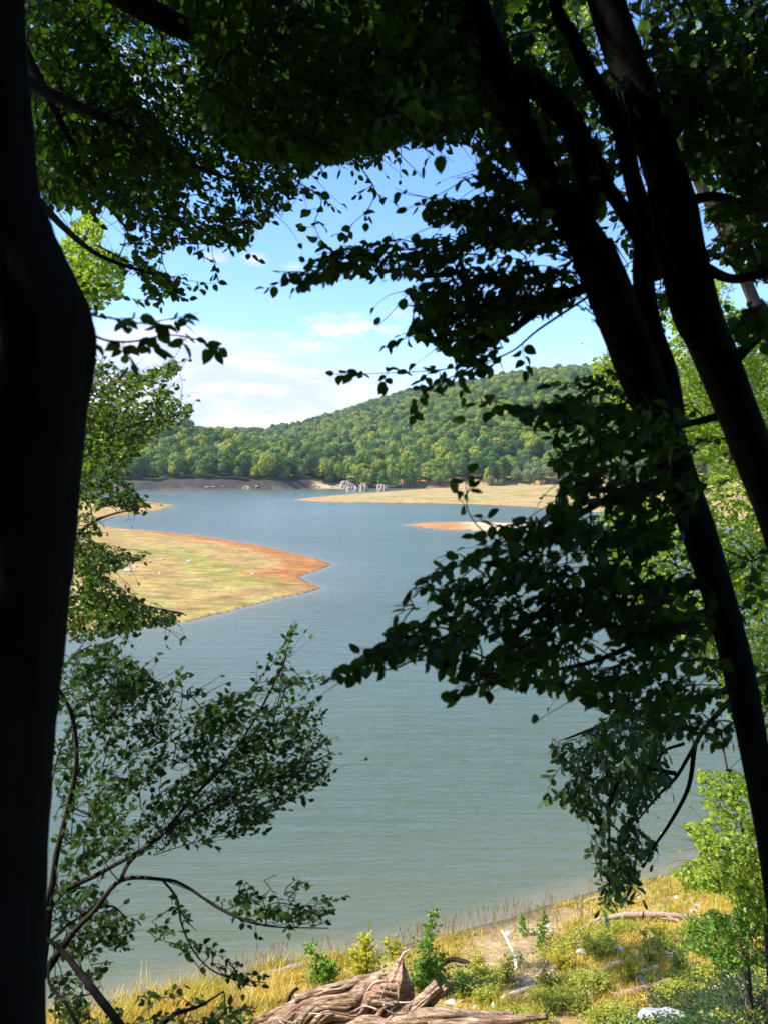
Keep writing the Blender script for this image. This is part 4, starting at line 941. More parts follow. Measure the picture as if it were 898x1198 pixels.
for i, (path, rad, m, lab) in enumerate([
    ([(702, 1137), (722, 1128), (738, 1124)], [.05, .06, .05], M_DRIFT, 'brownish rotten log piece lying in the middle of the weeds'),
    ([(722, 1152), (745, 1140), (770, 1131)], [.035, .045, .04], M_PALE, 'pale splintered log slanting among weeds right of the middle'),
    ([(716, 1165), (745, 1160), (790, 1146)], [.06, .065, .05], M_STUMP, 'thick reddish log piece at the edge of the leaf shade'),
    ([(627, 1160), (640, 1142), (648, 1134)], [.03, .035, .025], M_PALE, 'short pale split stake leaning left of the rotten log pieces'),
    ([(576, 1176), (600, 1163), (640, 1148)], [.05, .05, .03], M_PALE, 'pale plank-like log right of the big stump\'s roots'),
    ([(745, 1080), (790, 1075), (800, 1081)], [.025, .03, .02], M_PALE, 'thin bleached stick tucked under the arched branch'),
    ([(655, 1106), (700, 1099), (760, 1100)], [.015, .02, .012], M_PALE, 'long thin pale twig lying below the arched branch'),
    ([(628, 1143), (636, 1130), (640, 1122)], [.02, .02, .01], M_PALE, 'thin white twig crossing the short split stake'),
    ([(683, 1055), (697, 1051), (710, 1052)], [.035, .04, .03], M_DRIFT, 'small driftwood piece near the water under the hanging oak leaves'),
    ([(655, 1172), (672, 1164), (690, 1160)], [.06, .07, .05], M_CHAR, 'dark burnt log lump in the weeds near the bottom'),
    ([(865, 1132), (890, 1136), (930, 1142)], [.05, .05, .04], M_DRIFT, 'reddish-brown log end at the right edge under the bush'),
    ([(650, 1118), (668, 1108), (690, 1108)], [.02, .02, .01], M_DRIFT, 'thin grey stick left of the arched branch foot'),
    ]): drift('driftwood_piece', lab, path, rad, m, 20 + i, sides=7, rough=.2)

def stump():
    """big overturned stump: fibrous trunk, upright butt, roots"""
    c = ground_at(430, 1178)
    t = empty('uprooted_stump', c, 'big weathered reddish-brown uprooted stump with mossy twisted grain at the bottom centre', 'stump')
    def body(path, rad, seed, m, name, lift=0, sides=40, grain=.13, squash=1, k=16):
        sides = int(sides * 2.6)
        pts = []
        for (x, y, dd), r in zip(path, rad): pts.append(P(x, y, dd))
        a, rr = smooth_path(pts, rad, k); mb = MB(); n = len(a)
        tan = nrm(np.gradient(a, axis=0)); up = np.array([0, 0, 1.])
        if abs(tan[0][2]) > .8: up = np.array([0, 1., 0])
        u = nrm(np.cross(tan, up)); v = np.cross(u, tan)
        ang = np.linspace(0, 2 * math.pi, sides, endpoint=False); tt = np.arange(n)[:, None] / k
        R = rr[:, None] * (1 + grain * fbm(ang[None, :] * 3.2 + tt * .9 + seed, tt * .6 + seed, 4) * 2.0 + grain * (.35 - np.abs(vnoise2(ang[None, :] * 5 + tt * 1.3 + seed, tt * .45 + 3))) * 1.5 + grain * .45 * vnoise2(ang[None, :] * 14 + tt * 3.2, tt * 1.2 + 3))
        R = R * (1 + .22 * vnoise2(tt * .8 + seed, tt * 0)) 
        # seam of the angle wrap is softened
        wv = np.minimum(ang, 2 * math.pi - ang); R = R * (1 - .0 * wv)
        V = a[:, None] + R[..., None] * (np.cos(ang)[None, :, None] * u[:, None] + squash * np.sin(ang)[None, :, None] * v[:, None])
        V = V.reshape(-1, 3); i = np.arange(n - 1)[:, None]; j = np.arange(sides)[None, :]; j2 = (j + 1) % sides
        Q = np.stack([i * sides + j, i * sides + j2, (i + 1) * sides + j2, (i + 1) * sides + j], -1).reshape(-1, 4)
        e0 = len(V); V = np.vstack([V, a[0] - tan[0] * -.03, a[-1] - tan[-1] * .05]); jj = np.arange(sides)
        T = np.vstack([np.stack([np.full(sides, e0), (jj + 1) % sides, jj], 1), np.stack([np.full(sides, e0 + 1), (n - 1) * sides + jj, (n - 1) * sides + (jj + 1) % sides], 1)])
        mb.add(V, T, Q); mb.build(name, m, t, smooth=True)
    D = 11.9
    tp = [(275, 1222, D - .3), (330, 1198, D - .2), (375, 1182, D - .1), (420, 1172, D), (455, 1163, D), (484, 1160, D)]; tr = [.14, .20, .23, .26, .26, .16]
    body(tp, [r * .92 for r in tr], 3, M_STUMP, 'trunk', squash=1.0)
    core, cr_ = smooth_path([P(*q) for q in tp], tr, 8); gg = np.random.default_rng(31)
    tn = nrm(np.gradient(core, axis=0)); cu = nrm(np.cross(tn, [0, 0, 1.])); cv = np.cross(cu, tn); fb = MB()
    for q in range(46):
        a0 = gg.uniform(0, 6.28); tw_ = gg.uniform(.6, 1.4); i0 = int(gg.integers(0, 22)); i1 = min(len(core), i0 + int(gg.integers(9, 26)))
        t_ = np.arange(i0, i1); an = a0 + tw_ * t_ / len(core) * 2 + .25 * np.sin(t_ * .5 + a0)
        r_ = cr_[i0:i1] * gg.uniform(.92, 1.12) * (1 + .08 * np.sin(t_ * .7 + a0 * 3))
        pp = core[i0:i1] + (np.cos(an) * r_)[:, None] * cu[i0:i1] + (np.sin(an) * r_)[:, None] * cv[i0:i1]
        w_ = gg.uniform(.016, .055) * (.25 + np.sin(np.linspace(.15, 3.0, len(pp)))) 
        tube(fb, pp, w_, 7, .25, q)
    fb.build('bark_ridges', M_STUMP, t)
    body([(462, 1172, D), (466, 1150, D), (467, 1133, D + .03), (468, 1122, D + .05)], [.22, .16, .11, .07], 5, M_STUMP, 'butt', sides=28, grain=.16)
    body([(345, 1168, D - .1), (400, 1152, D + .1), (450, 1138, D + .2)], [.05, .07, .05], 6, M_SAND, 'root', sides=14)
    body([(440, 1215, D - .4), (470, 1192, D - .35), (492, 1172, D - .3), (513, 1152, D - .25)], [.10, .10, .095, .085], 7, M_SAND, 'root', sides=20, grain=.2)
    body([(490, 1186, D - .3), (508, 1170, D - .2), (522, 1154, D - .2)], [.06, .06, .045], 8, M_STUMP, 'root', sides=14, grain=.2)
    body([(450, 1200, D - .4), (500, 1188, D - .5), (560, 1188, D - .4), (600, 1186, D - .3)], [.10, .11, .08, .04], 9, M_SAND, 'root', sides=18, grain=.12)
    body([(500, 1200, D - .6), (560, 1196, D - .6), (640, 1190, D - .5)], [.08, .09, .05], 10, M_STUMP, 'root', sides=16, grain=.2)
    body([(395, 1214, D - .6), (430, 1200, D - .55), (470, 1208, D - .6)], [.12, .13, .09], 12, M_STUMP, 'root', sides=20, grain=.2)
    body([(467, 1124, D + .05), (472, 1115, D + .05), (480, 1110, D + .05)], [.02, .014, .004], 13, M_PALE, 'splinter', sides=7)
    g = np.random.default_rng(4)
    for k in range(18):
        x = g.uniform(310, 470); y = 1196 - (x - 310) * .2 + g.uniform(-14, 26)
        mb = MB(); p = P(x, y, D - .42); q = p + np.array([g.uniform(-.35, .35), g.uniform(-.06, .1), g.uniform(-.25, .25)])
        a, rr = smooth_path([p, (p + q) / 2 + g.normal(0, .06, 3), q], [.012, .010, .005], 5); tube(mb, a, rr, 5); mb.build('rootlet', M_DRIFT if k % 2 else M_PALE, t)
stump()
drift('crooked_stick', 'crooked dark stick rising in front of the big stump, its top bent over', [(335, 1204), (336, 1185), (338, 1170), (343, 1160), (349, 1156)], [.03, .028, .028, .028, .026], M_CHAR, 61, [.25, .4, .58, .70, .74])
drift('dark_branch', 'dark branch lying along the bottom edge in front of the stump', [(355, 1196), (380, 1189), (410, 1191), (440, 1200)], [.03, .035, .035, .03], M_CHAR, 62, [.35, .42, .42, .35])

# ------------------------------------------------------------------ stones
def outcrop(label, c, w, h, seed):
    """weathered face of vertical ribs and ledges"""
    nx, nz, ny = 60, 36, 8
    u = np.linspace(-1, 1, nx); v = np.linspace(0, 1, nz); U, Z = np.meshgrid(u, v)
    top = h * (1 - .35 * np.abs(U) ** 2 + .22 * vnoise2(U * w * .5 + seed, 0 * U)); dep = -1.6 * (1 - Z ** 1.4) - .9 * np.abs(vnoise2(U * w * .9 + seed, Z * 1.3)) + .5 * fbm(U * w * 1.2, Z * 5 + seed, 4)
    edge = (1 - U ** 6); F_ = np.stack([U * w, dep * edge, Z * top - .6], -1)
    bk = np.stack([U * w * .9, 3.0 + 0 * U, Z * top * .9 - .6], -1)
    V = np.concatenate([F_.reshape(-1, 3), bk.reshape(-1, 3)]); i = np.arange(nz - 1)[:, None]; j = np.arange(nx - 1)[None]
    q = np.stack([i * nx + j, i * nx + j + 1, (i + 1) * nx + j + 1, (i + 1) * nx + j], -1).reshape(-1, 4); o2 = nx * nz
    jj = np.arange(nx - 1); a = (nz - 1) * nx + jj; tp = np.stack([a, a + 1, a + 1 + o2, a + o2], 1); ii = np.arange(nz - 1) * nx
    l = np.stack([ii, ii + nx, ii + nx + o2, ii + o2], 1); rr_ = np.stack([ii + nx - 1, ii + nx - 1 + o2, ii + 2 * nx - 1 + o2, ii + 2 * nx - 1], 1)
    o = mesh_obj('rock_outcrop', V, [np.concatenate([q, q[:, ::-1] + o2, tp, l, rr_])], M_CLIFF, None, False); o.location = Vector([float(t) for t in c])
    return tag(o, label, 'rock')
def rock(name, label, c, sx, sy, sz, m, seed, group=None, cat='rock', sub=3, amp=.22):
    import bmesh
    bm = bmesh.new(); bmesh.ops.create_icosphere(bm, subdivisions=sub, radius=1)
    V = np.array([v.co[:] for v in bm.verts])
    d = fbm(V[:, 0] * 1.3 + seed, V[:, 1] * 1.3 + V[:, 2] * 1.7, 4) * amp * 2 + np.abs(vnoise2(V[:, 0] * 2.6, V[:, 2] * 2.6 + V[:, 1] + seed)) * amp
    V = V * (1 + d)[:, None] * np.array([sx, sy, sz])
    for v, p in zip(bm.verts, V): v.co = p
    me = bpy.data.meshes.new(name); bm.to_mesh(me); bm.free(); me.materials.append(m)
    o = bpy.data.objects.new(name, me); COL.objects.link(o); o.location = Vector([float(q) for q in c]); o.rotation_euler.z = seed * 1.3
    return tag(o, label, cat, group)
c = ground_at(785, 1206); rock('white_boulder', 'smooth white boulder half hidden by leaves at the bottom edge, right of centre', (c[0], c[1], hz(c[0], c[1]) + .05), .42, .26, .15, M_WHITE, 2)
pen_st = [(189, 658, .75, .3), (160, 666, .5, .4), (149, 671, .9, .6), (221, 658, .8, .3), (187, 672, .45, .3), (253, 636, .5, .3), (216, 646, .7, .25), (172, 640, .6, .2), (200, 641, .6, .2), (295, 667, .5, .3), (331, 649, .3, .2)]
src = None
for i, (px, py, w, h) in enumerate(pen_st):
    p = G(px, py, .7); z = hz(*p); sc = w * .55
    o = rock('pale_rock', 'small pale stone lying on the grassy ochre peninsula', (p[0], p[1], z + h * .08), sc * .8, sc * .35, h * .3, M_STONE, 5 + i, 'pale stones on the peninsula', 'stone', 2)
g = np.random.default_rng(77); k = 0
while k < 46:
    px = g.uniform(520, 880); py = g.uniform(1040, 1180); p = ground_at(px, py)
    if p[2] < .25: continue
    s_ = g.uniform(.025, .10)
    rock('shore_stone', 'small stone lying on dry ground of the near shore', (p[0], p[1], hz(p[0], p[1]) + s_ * .15), s_ * 1.4, s_, s_ * .6, M_STONE, k + 30, 'stones on the near shore', 'stone', 2); k += 1
def far_shore(px):
    r = pix_dir(px, 572.0); f = np.array([r[0] / r[1], 1.0]); ys = np.arange(400, 470, .5); h, D = terrain(ys * f[0], ys)
    ok = (h > .15) & (D[4] > -3) & (D[2] < -1 if px < 430 else D[4] > -1); i = int(np.argmax(ok)); return np.array([ys[i] * f[0], ys[i]])
# rock faces on the far bank
for i, (px, w, h) in enumerate([(404, 15, 4.6), (425, 6, 4.4), (447, 7, 4.2), (412, 8, 3.6), (288, 6, 3.0), (283, 4, 2.2)]):
    p = far_shore(px)
    outcrop(['long pale jagged rock face on the far bank under the trees', 'narrow pale rock rib right of the long far rock face', 'isolated pale rock spur at the end of the far rock faces', 'low rock block at the foot of the far rock face',
          'pale rock rising through the grey bank left of the sandy cone', 'small rock low on the grey bank left of the sandy cone'][i], (p[0], p[1] + 1.6, 0), w * .40, h, 90 + i)
g = np.random.default_rng(5)
for k in range(26):
    px = g.choice([g.uniform(236, 300), g.uniform(360, 392), g.uniform(520, 600)]); p = far_shore(px)
    h, D = terrain(np.array([p[0]]), np.array([p[1] + 2])); s_ = g.uniform(.25, .8)
    rock('bank_rock', 'pale rock scattered at the foot of the far bank', (p[0], p[1] + 2, float(h[0]) + .1), s_ * 1.6, s_, s_ * .6, M_CLIFF, 130 + k, 'rocks along the far bank', 'rock', 2)

# ------------------------------------------------------------------ grass and ground cover on the near shore
def scatter_near(n, ylim=(7.5, 32), dmin=.25, fn=None, seed=1, xr=(-10, 17)):
    g = np.random.default_rng(seed); out = []
    while sum(len(o) for o in out) < n:
        x = g.uniform(*xr, 60000); y = g.uniform(*ylim, 60000)
        keep = (np.abs(x) < y * .62 + .6)
        w = np.clip((14 / np.maximum(y, 1)) ** 1.2, 0, 1); keep &= g.random(len(x)) < w
        x, y = x[keep], y[keep]; h, D = terrain(x, y); dn = D[0]
        k = (dn > dmin) & (dn < 11.5) & (g.random(len(x)) < fn(x, y, dn)); out.append(np.stack([x[k], y[k], h[k]], 1))
    return np.concatenate(out)[:n]

def grass():
    def dens(x, y, dn):
        n = fbm(x * .8 + 40, y * .8, 4)
        return np.clip(sst(n, .38, .0) * .9 + .08, 0, 1) * np.where(dn > 7.5, .25, 1) * sst(fbm(x * 2.2, y * 2.2 + 5, 3), -.5, .3)
    p = scatter_near(110000, fn=dens, seed=3); g = np.random.default_rng(8); n = len(p)
    left = sst(p[:, 0], 1.0, -2.5)
    H = g.uniform(.035, .125, n) * (1 + left * 1.7) * (1 + .9 * (g.random(n) < .06)) * (1 + .6 * fbm(p[:, 0] * .7, p[:, 1] * .7, 3)); Wd = g.uniform(.004, .009, n)
    a = g.uniform(0, 6.28, n); lean = g.uniform(.1, 1.3, n); az = g.uniform(0, 6.28, n)
    s = np.stack([np.cos(a), np.sin(a), 0 * a], 1) * Wd[:, None]; l = np.stack([np.cos(az), np.sin(az), 0 * a], 1) * (lean * H)[:, None]
    up = np.array([0, 0, 1.])
    V = np.stack([p - s, p + s, p + l * .3 + up * H[:, None] * .55 - s * .8, p + l * .3 + up * H[:, None] * .55 + s * .8, p + l + up * H[:, None]], 1).reshape(-1, 3)
    o = np.arange(n)[:, None, None] * 5
    T = np.array([[2, 3, 4]])[None] + o; Q = np.array([[0, 1, 3, 2]])[None] + o
    ob = mesh_obj('grass', V, [T.reshape(-1, 3), Q.reshape(-1, 4)], M_GRASS); tag(ob, 'yellow-green dry grass on the near shore', 'grass', kind='stuff')
    # straw stalks with seed heads near the water
    p = scatter_near(650, fn=lambda x, y, dn: sst(dn, 3.0, .5) * .8 * sst(fbm(x * 1.3, y * 1.3, 3), -.1, .4), seed=5, dmin=.15); n = len(p); g = np.random.default_rng(9)
    H = g.uniform(.25, .62, n); az = g.uniform(0, 6.28, n); l = np.stack([np.cos(az), np.sin(az), 0 * az], 1) * (H * .25)[:, None]; s = np.array([1., .3, 0]) * .003
    top = p + l + up * H[:, None]; md = p + l * .7 + up * (H * .72)[:, None]
    V = np.stack([p - s, p + s, md + s, md - s, md - s * 4, md + s * 4, top], 1).reshape(-1, 3); o = np.arange(n)[:, None, None] * 7
    ob = mesh_obj('dry_stalks', V, [(np.array([[4, 5, 6]])[None] + o).reshape(-1, 3), (np.array([[0, 1, 2, 3]])[None] + o).reshape(-1, 4)], M_STRAW)
    tag(ob, 'tall dry seed stalks standing along the water edge', 'dry grass', kind='stuff')
grass()

def cover(name, label, n, m, fn, seed, ls, hh):
    p = scatter_near(n // 6, fn=fn, seed=seed); g = np.random.default_rng(seed + 1)
    k = 6; pos = np.repeat(p, k, 0) + g.normal(0, 1, (len(p) * k, 3)) * np.array([.05, .05, .0]); pos[:, 2] += g.uniform(.02, hh, len(pos)) * (1 + .6 * fbm(pos[:, 0] * 1.1, pos[:, 1] * 1.1, 2))
    az = g.uniform(0, 6.28, len(pos)); ax = np.stack([np.cos(az), np.sin(az), g.uniform(-.2, .6, len(pos))], 1); nn = g.normal(0, .45, (len(pos), 3)) + np.array([0, 0, 1.])
    o = leaves_mesh(name, pos, ax, nn, ls * g.uniform(.6, 1.2, len(pos)), m, None, 'small'); tag(o, label, 'ground cover', kind='stuff')
cover('low_weeds', 'low yellow-green leafy weeds between the driftwood', 60000, M_WEED, lambda x, y, dn: sst(fbm(x * 1.7 + 20, y * 1.7, 5), .0, .3) * sst(dn, 1.6, 3.5) * sst(x, .0, 1.5) * sst(dn, 8.5, 6.5), 11, .055, .24)
cover('shade_ivy_cover', 'green leafy ground cover at the bottom right, coloured dark to stand for tree shade', 52000, M_DWEED, lambda x, y, dn: sst(dn + .5 * fbm(x, y, 2) + sst(x, 1, 6) * 1.2, 5.6, 6.8) * sst(x, -.2, 1.2), 13, .06, .26)  # dark plants spread here in place of cast shade
def litter():
    p = scatter_near(5000, fn=lambda x, y, dn: sst(dn, .8, 2.) * .8, seed=17); g = np.random.default_rng(3)
    az = g.uniform(0, 6.28, len(p)); ax = np.stack([np.cos(az), np.sin(az), g.normal(0, .15, len(p))], 1); p = p + np.array([0, 0, .015])
    o = leaves_mesh('dead_leaves', p, ax, g.normal(0, .3, (len(p), 3)) + np.array([0, 0, 1.]), g.uniform(.03, .08, len(p)), M_STRAW, None, 'small'); tag(o, 'dry fallen leaves and chips littering the shore', 'leaf litter', kind='stuff')
litter()

# ------------------------------------------------------------------ far trees
def far_crown(seed, rx=4.6, rz=5.6, n=1500, cz=8.5, lobes=9, size=.75):
    """uneven crown built from leaf clumps on overlapping lobes"""
    g = np.random.default_rng(seed)
    cs = []; 
    for k in range(lobes):
        a = g.uniform(0, 6.28); rr = g.uniform(.25, .62) * rx; z = g.uniform(-.55, .55) * rz
        cs.append((rr * math.cos(a), rr * math.sin(a), cz + z, g.uniform(.36, .52) * rx * (1 - .25 * z / rz)))
    cs.append((0, 0, cz + rz * .55, rx * .5)); cs.append((0, 0, cz, rx * .7))
    pos = []; nor = []
    w = np.array([c[3] ** 2 for c in cs]); w /= w.sum()
    for i in g.choice(len(cs), n, p=w):
        d = g.normal(0, 1, 3); d /= np.linalg.norm(d)
        if d[2] < -.5: d[2] *= -.6
        c = cs[i]; pos.append(np.array(c[:3]) + d * c[3] * g.uniform(.82, 1.08)); nor.append(d)
    pos = np.array(pos); nor = nrm(np.array(nor) + g.normal(0, .24, (n, 3)))
    u = nrm(np.cross(nor, g.normal(0, 1, (n, 3)))); v = np.cross(nor, u); s = size * g.uniform(.6, 1.3, n)[:, None]
    V = np.stack([pos - u * s * .5, pos + v * s * .42 + nor * .1, pos + u * s * .55, pos - v * s * .45], 1)
    V = V + g.normal(0, .10, V.shape) * size; V = V.reshape(-1, 3); Q = np.arange(n * 4).reshape(-1, 4)
    return V, Q
def far_tree(name, label, loc, seed, m=None, group=None, **kw):
    t = empty(name, loc, label, 'tree', group)
    V, Q = far_crown(seed, **kw); V = V + np.array(t.location)
    mesh_obj('crown', V, [Q], m or M_FAR, t)
    mb = MB(); cz = kw.get('cz', 8.5); b = np.array(t.location)
    pts, rr = smooth_path([b + (0, 0, -.6), b + (.15, 0, cz * .45), b + (0, .1, cz)], [.32, .24, .12], 4); tube(mb, pts, rr, 7)
    for a in (0.4, 2.5, 4.6):
        q, r2 = smooth_path([b + (0, 0, cz * .5), b + (1.2 * math.cos(a), 1.2 * math.sin(a), cz * .75), b + (2.2 * math.cos(a), 2.2 * math.sin(a), cz)], [.14, .1, .05], 3); tube(mb, q, r2, 5)
    mb.build('trunk', M_FTRUNK, t)
    return t
def copy_tree(src, loc, rz, sc, label, group=None, sz=None):
    r = src.copy(); COL.objects.link(r); r.location = loc; r.rotation_euler = (0, 0, rz); r.scale = (sc, sc, sz or sc); r['label'] = label
    if group: r['group'] = group
    for ch in src.children:
        c = ch.copy(); COL.objects.link(c); c.parent = r; c.matrix_parent_inverse = ch.matrix_parent_inverse.copy()
    return r

protos = []
EG = 'trees along the far forest edge'
EL = 'broadleaf tree in the front row of the forest above the far bank'
g = np.random.default_rng(21)
def edge_pt(px, back):
    r = pix_dir(px, 571.5); f = G(px, 571.5); k = (f[1] + back) / f[1]; x, y = f[0] * k, f[1] * k
    return (x, y, hz(x, y))
specs = [dict(rx=5.4, rz=5.6, cz=6.8), dict(rx=4.8, rz=6.8, cz=7.8), dict(rx=6.4, rz=5.4, cz=6.8), dict(rx=4.4, rz=5.4, cz=6.4), dict(rx=6.0, rz=6.4, cz=7.8, lobes=12)]
for i, sp in enumerate(specs):
    protos.append(far_tree('broadleaf_tree', EL, edge_pt(72 + i * 7.3, 9 + (i % 2) * 4), 60 + i, None, EG, n=2000, **sp))
px = 110.0; k = 0
while px < 640:
    b = 9.5 + g.uniform(-1, 4.5)
    if 340 < px < 394: b += 10
    if px > 465: b = 16 + g.uniform(-3, 8)
    copy_tree(protos[k % 5 if k % 7 else 3], edge_pt(px, b), g.uniform(0, 6.28), g.uniform(.7, 1.2), EL, EG, g.uniform(.8, 1.1)); px += g.uniform(5.0, 11.0) ; k += 1
# single bushes in front of the forest
wproto = far_tree('willow_bush', 'rounded pale bush on top of the sandy cone, the left one of two', edge_pt(353, 7), 80, M_WILLOW, None, n=1000, rx=4.4, rz=4.2, cz=4.0, size=.6)
wproto['category'] = 'bush'
for (px_, back, sc, lab, z) in [(385, 9, .85, 'rounded pale bush right of the sandy cone above the rock face', 1), (549, 2, .62, 'small round bush at the foot of the forest behind the dry flats', 1),
                            (573, 4, .85, 'greyish-green bush on the dry flats just left of the pale willows', 1.0), (586, 5, .6, 'low dark bush tucked against the pale willow grove', 1), (470, 3, .35, 'tiny bush on the bank edge between rocks and dry flats', 1)]:
    copy_tree(wproto, edge_pt(px_, back), px_, sc, lab, None, sc * z)
wt = [(604, 0, 1.0), (618, -14, 1.15), (632, -6, 1.25), (645, -22, 1.3), (658, -10, 1.3), (672, -30, 1.25), (690, -40, 1.3), (712, -52, 1.3), (740, -64, 1.2), (625, 10, 1.3), (650, 12, 1.4)]
wp = None
for i, (px_, bk, sc) in enumerate(wt):
    if wp is None: wp = far_tree('willow_tree', 'pale grey-green willow in the grove on the dry flats', edge_pt(px_, bk), 83, M_WILLOW, 'willows on the dry flats', n=1800, rx=4.6, rz=6.0, cz=6.4, size=.6, lobes=14)
    else: copy_tree(wp, edge_pt(px_, bk), i * 1.7, sc, 'pale grey-green willow in the grove on the dry flats', 'willows on the dry flats')

def forest():
    """the far-off wood as one mass: geometry-node instances of the crown meshes"""
    g = np.random.default_rng(33); pts = []
    y = 436.0
    while y < 1180:
        sp = 8.0 if y < 540 else 6.6
        xs = np.arange(-.66 * y, .66 * y, sp) + g.uniform(-.5, .5) * sp
        xs = xs + g.uniform(-.42, .42, len(xs)) * sp; ys = y + g.uniform(-.42, .42, len(xs)) * sp
        pts.append(np.stack([xs, ys], 1)); y += sp * .92
    p = np.concatenate(pts); h, D = terrain(p[:, 0], p[:, 1]); df = D[4]; dr = D[2]
    k = (df > 11) & ~((dr > -5) & (p[:, 1] < 452) & (p[:, 0] > 10))
    p = p[k]; h = h[k]
    # drop points hidden far behind the ridge
    V = np.stack([p[:, 0], p[:, 1], h - .4], 1)
    me = bpy.data.meshes.new('forest'); me.vertices.add(len(V)); me.vertices.foreach_set('co', V.astype(np.float32).ravel()); me.update()
    for nm, arr in (('sc', g.uniform(.66, 1.22, len(V)) * np.where(V[:, 1] < 540, 1, .78) * (1 + .1 * fbm(p[:, 0] * .02, p[:, 1] * .02, 2))), ('rot', g.uniform(0, 6.28, len(V)))):
        a = me.attributes.new(nm, 'FLOAT', 'POINT'); a.data.foreach_set('value', arr.astype(np.float32))
    a = me.attributes.new('idx', 'INT', 'POINT'); a.data.foreach_set('value', g.integers(0, len(protos), len(V)).astype(np.int32))
    o = bpy.data.objects.new('forest', me); COL.objects.link(o); tag(o, 'dense broadleaf forest covering the hills beyond the lake', 'forest', kind='stuff')
    ng = bpy.data.node_groups.new('forest', 'GeometryNodeTree')
    ng.interface.new_socket('Geometry', in_out='INPUT', socket_type='NodeSocketGeometry'); ng.interface.new_socket('Geometry', in_out='OUTPUT', socket_type='NodeSocketGeometry')
    N = ng.nodes; L = ng.links; gi = N.new('NodeGroupInput'); go = N.new('NodeGroupOutput'); iop = N.new('GeometryNodeInstanceOnPoints'); iop.inputs['Pick Instance'].default_value = True
    jn = N.new('GeometryNodeJoinGeometry')
    for pr in reversed(protos):
        cr = [c for c in pr.children if c.name.startswith('crown')][0]
        oi = N.new('GeometryNodeObjectInfo'); oi.inputs['Object'].default_value = cr; oi.transform_space = 'ORIGINAL'; oi.inputs['As Instance'].default_value = True
        L.new(oi.outputs['Geometry'], jn.inputs[0])
    def attr(nm, ty):
        n = N.new('GeometryNodeInputNamedAttribute'); n.data_type = ty; n.inputs['Name'].default_value = nm; return [s for s in n.outputs if s.enabled and s.name == 'Attribute'][0]
    cx = N.new('ShaderNodeCombineXYZ'); L.new(attr('rot', 'FLOAT'), cx.inputs[2])
    L.new(gi.outputs[0], iop.inputs['Points']); L.new(jn.outputs[0], iop.inputs['Instance']); L.new(attr('idx', 'INT'), iop.inputs['Instance Index'])
    L.new(cx.outputs[0], iop.inputs['Rotation']); L.new(attr('sc', 'FLOAT'), iop.inputs['Scale']); L.new(iop.outputs[0], go.inputs[0])
    md = o.modifiers.new('forest', 'NODES'); md.node_group = ng
    print('forest instances', len(V))
forest()

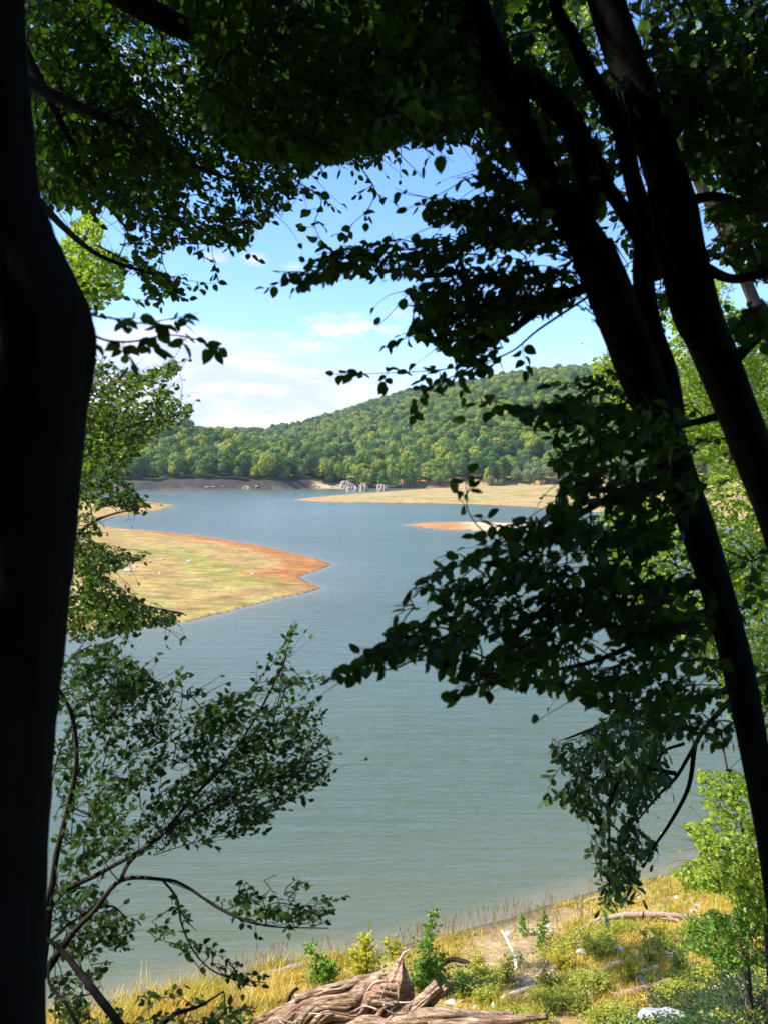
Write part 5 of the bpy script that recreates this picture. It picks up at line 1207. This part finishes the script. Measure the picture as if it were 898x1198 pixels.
# ------------------------------------------------------------------ wood around the camera: unseen trees added to shade the foreground
def canopy_proto():
    g = np.random.default_rng(9); n = 26000
    cs = [(g.normal(0, 2.2), g.normal(0, 2.2), g.normal(9.0, 1.5), g.uniform(1.4, 2.4)) for _ in range(16)] + [(0, 0, 9, 3.2)]
    i = g.integers(0, len(cs), n); C = np.array(cs)[i]; d = nrm(g.normal(0, 1, (n, 3))) * (g.random((n, 1)) ** .45); pos = C[:, :3] + d * C[:, 3:4]
    az = g.uniform(0, 6.28, n); ax = np.stack([np.cos(az), np.sin(az), g.uniform(-.7, .1, n)], 1); nn = g.normal(0, .4, (n, 3)) + np.array([0, 0, 1.])
    return pos, ax, nn, g.uniform(.13, .24, n)
cpos, cax, cnn, csz = canopy_proto()
spots = [(0.4, -1.6, 1.15), (-5.2, -1.0, 1.15), (5.6, -1.6, 1.1), (-3.6, -6.2, 1.1), (3.4, -7.0, 1.1), (-10, -4.5, 1.15), (10.5, -4.5, 1.1), (-9.6, 1.8, 1.0), (9.5, 2.6, .95), (-15, -1, 1.1), (-14.5, -8, 1.2), (0, -12, 1.2), (8, -12, 1.2), (-8, -12, 1.2), (16, -3, 1.1), (15, -11, 1.2), (-20, -6, 1.2), (-4, -3.2, .62), (4.2, -3.6, .6), (0, -5, .6), (-7.5, -4.5, .62), (7.5, -3, .62), (-6.5, 0, .62), (7.6, .6, .6), (-2, -9, .7), (3, -10, .7)]
cp = None
for i, (x, y, sc) in enumerate(spots):
    if sc == 0: continue
    loc = (x, y, hz(x, y) - .1)
    lab = 'tall dark unseen woodland tree around the viewpoint, added to shade the foreground'
    if cp is None:
        cp = empty('unseen_woodland_tree', loc, lab, 'tree', 'unseen woodland trees added for shade around the viewpoint')
        leaves_mesh('crown', cpos + np.array(loc), cax, cnn, csz, M_CANOPY, cp, 'small')
        mb = MB(); b = np.array(loc); pts, rr = smooth_path([b, b + (.1, .05, 3), b + (-.1, .1, 6), b + (0, 0, 10)], [.22, .17, .14, .06], 6); tube(mb, pts, rr, 12, .06, 3)
        for a in range(5):
            aa = a * 1.26; q, r2 = smooth_path([b + (0, 0, 5 + a * .5), b + (1.4 * math.cos(aa), 1.4 * math.sin(aa), 7.3 + a * .4), b + (2.6 * math.cos(aa), 2.6 * math.sin(aa), 9 + a * .3)], [.09, .06, .02], 5); tube(mb, q, r2, 6)
        mb.build('trunk', M_BARK, cp)
    else: copy_tree(cp, loc, i * 2.1, sc, lab, 'unseen woodland trees added for shade around the viewpoint')

# ------------------------------------------------------------------ thin summer haze
def haze():
    import bmesh
    bm = bmesh.new(); bmesh.ops.create_cube(bm, size=1); me = bpy.data.meshes.new('haze'); bm.to_mesh(me); bm.free()
    o = bpy.data.objects.new('haze', me); COL.objects.link(o); o.scale = (5400, 5400, 220); o.location = (0, 0, 102)
    m = bpy.data.materials.new('haze'); m.use_nodes = True; nt = m.node_tree; nt.nodes.clear(); out = nd(nt, 'ShaderNodeOutputMaterial')
    v = nd(nt, 'ShaderNodeVolumePrincipled'); v.inputs['Color'].default_value = (.80, .88, 1, 1); v.inputs['Density'].default_value = HAZE; v.inputs['Anisotropy'].default_value = .2
    nt.links.new(v.outputs[0], out.inputs['Volume']); me.materials.append(m); tag(o, 'thin bluish summer haze over the lake', 'haze', kind='stuff')
HAZE = .00010
if HAZE: haze()
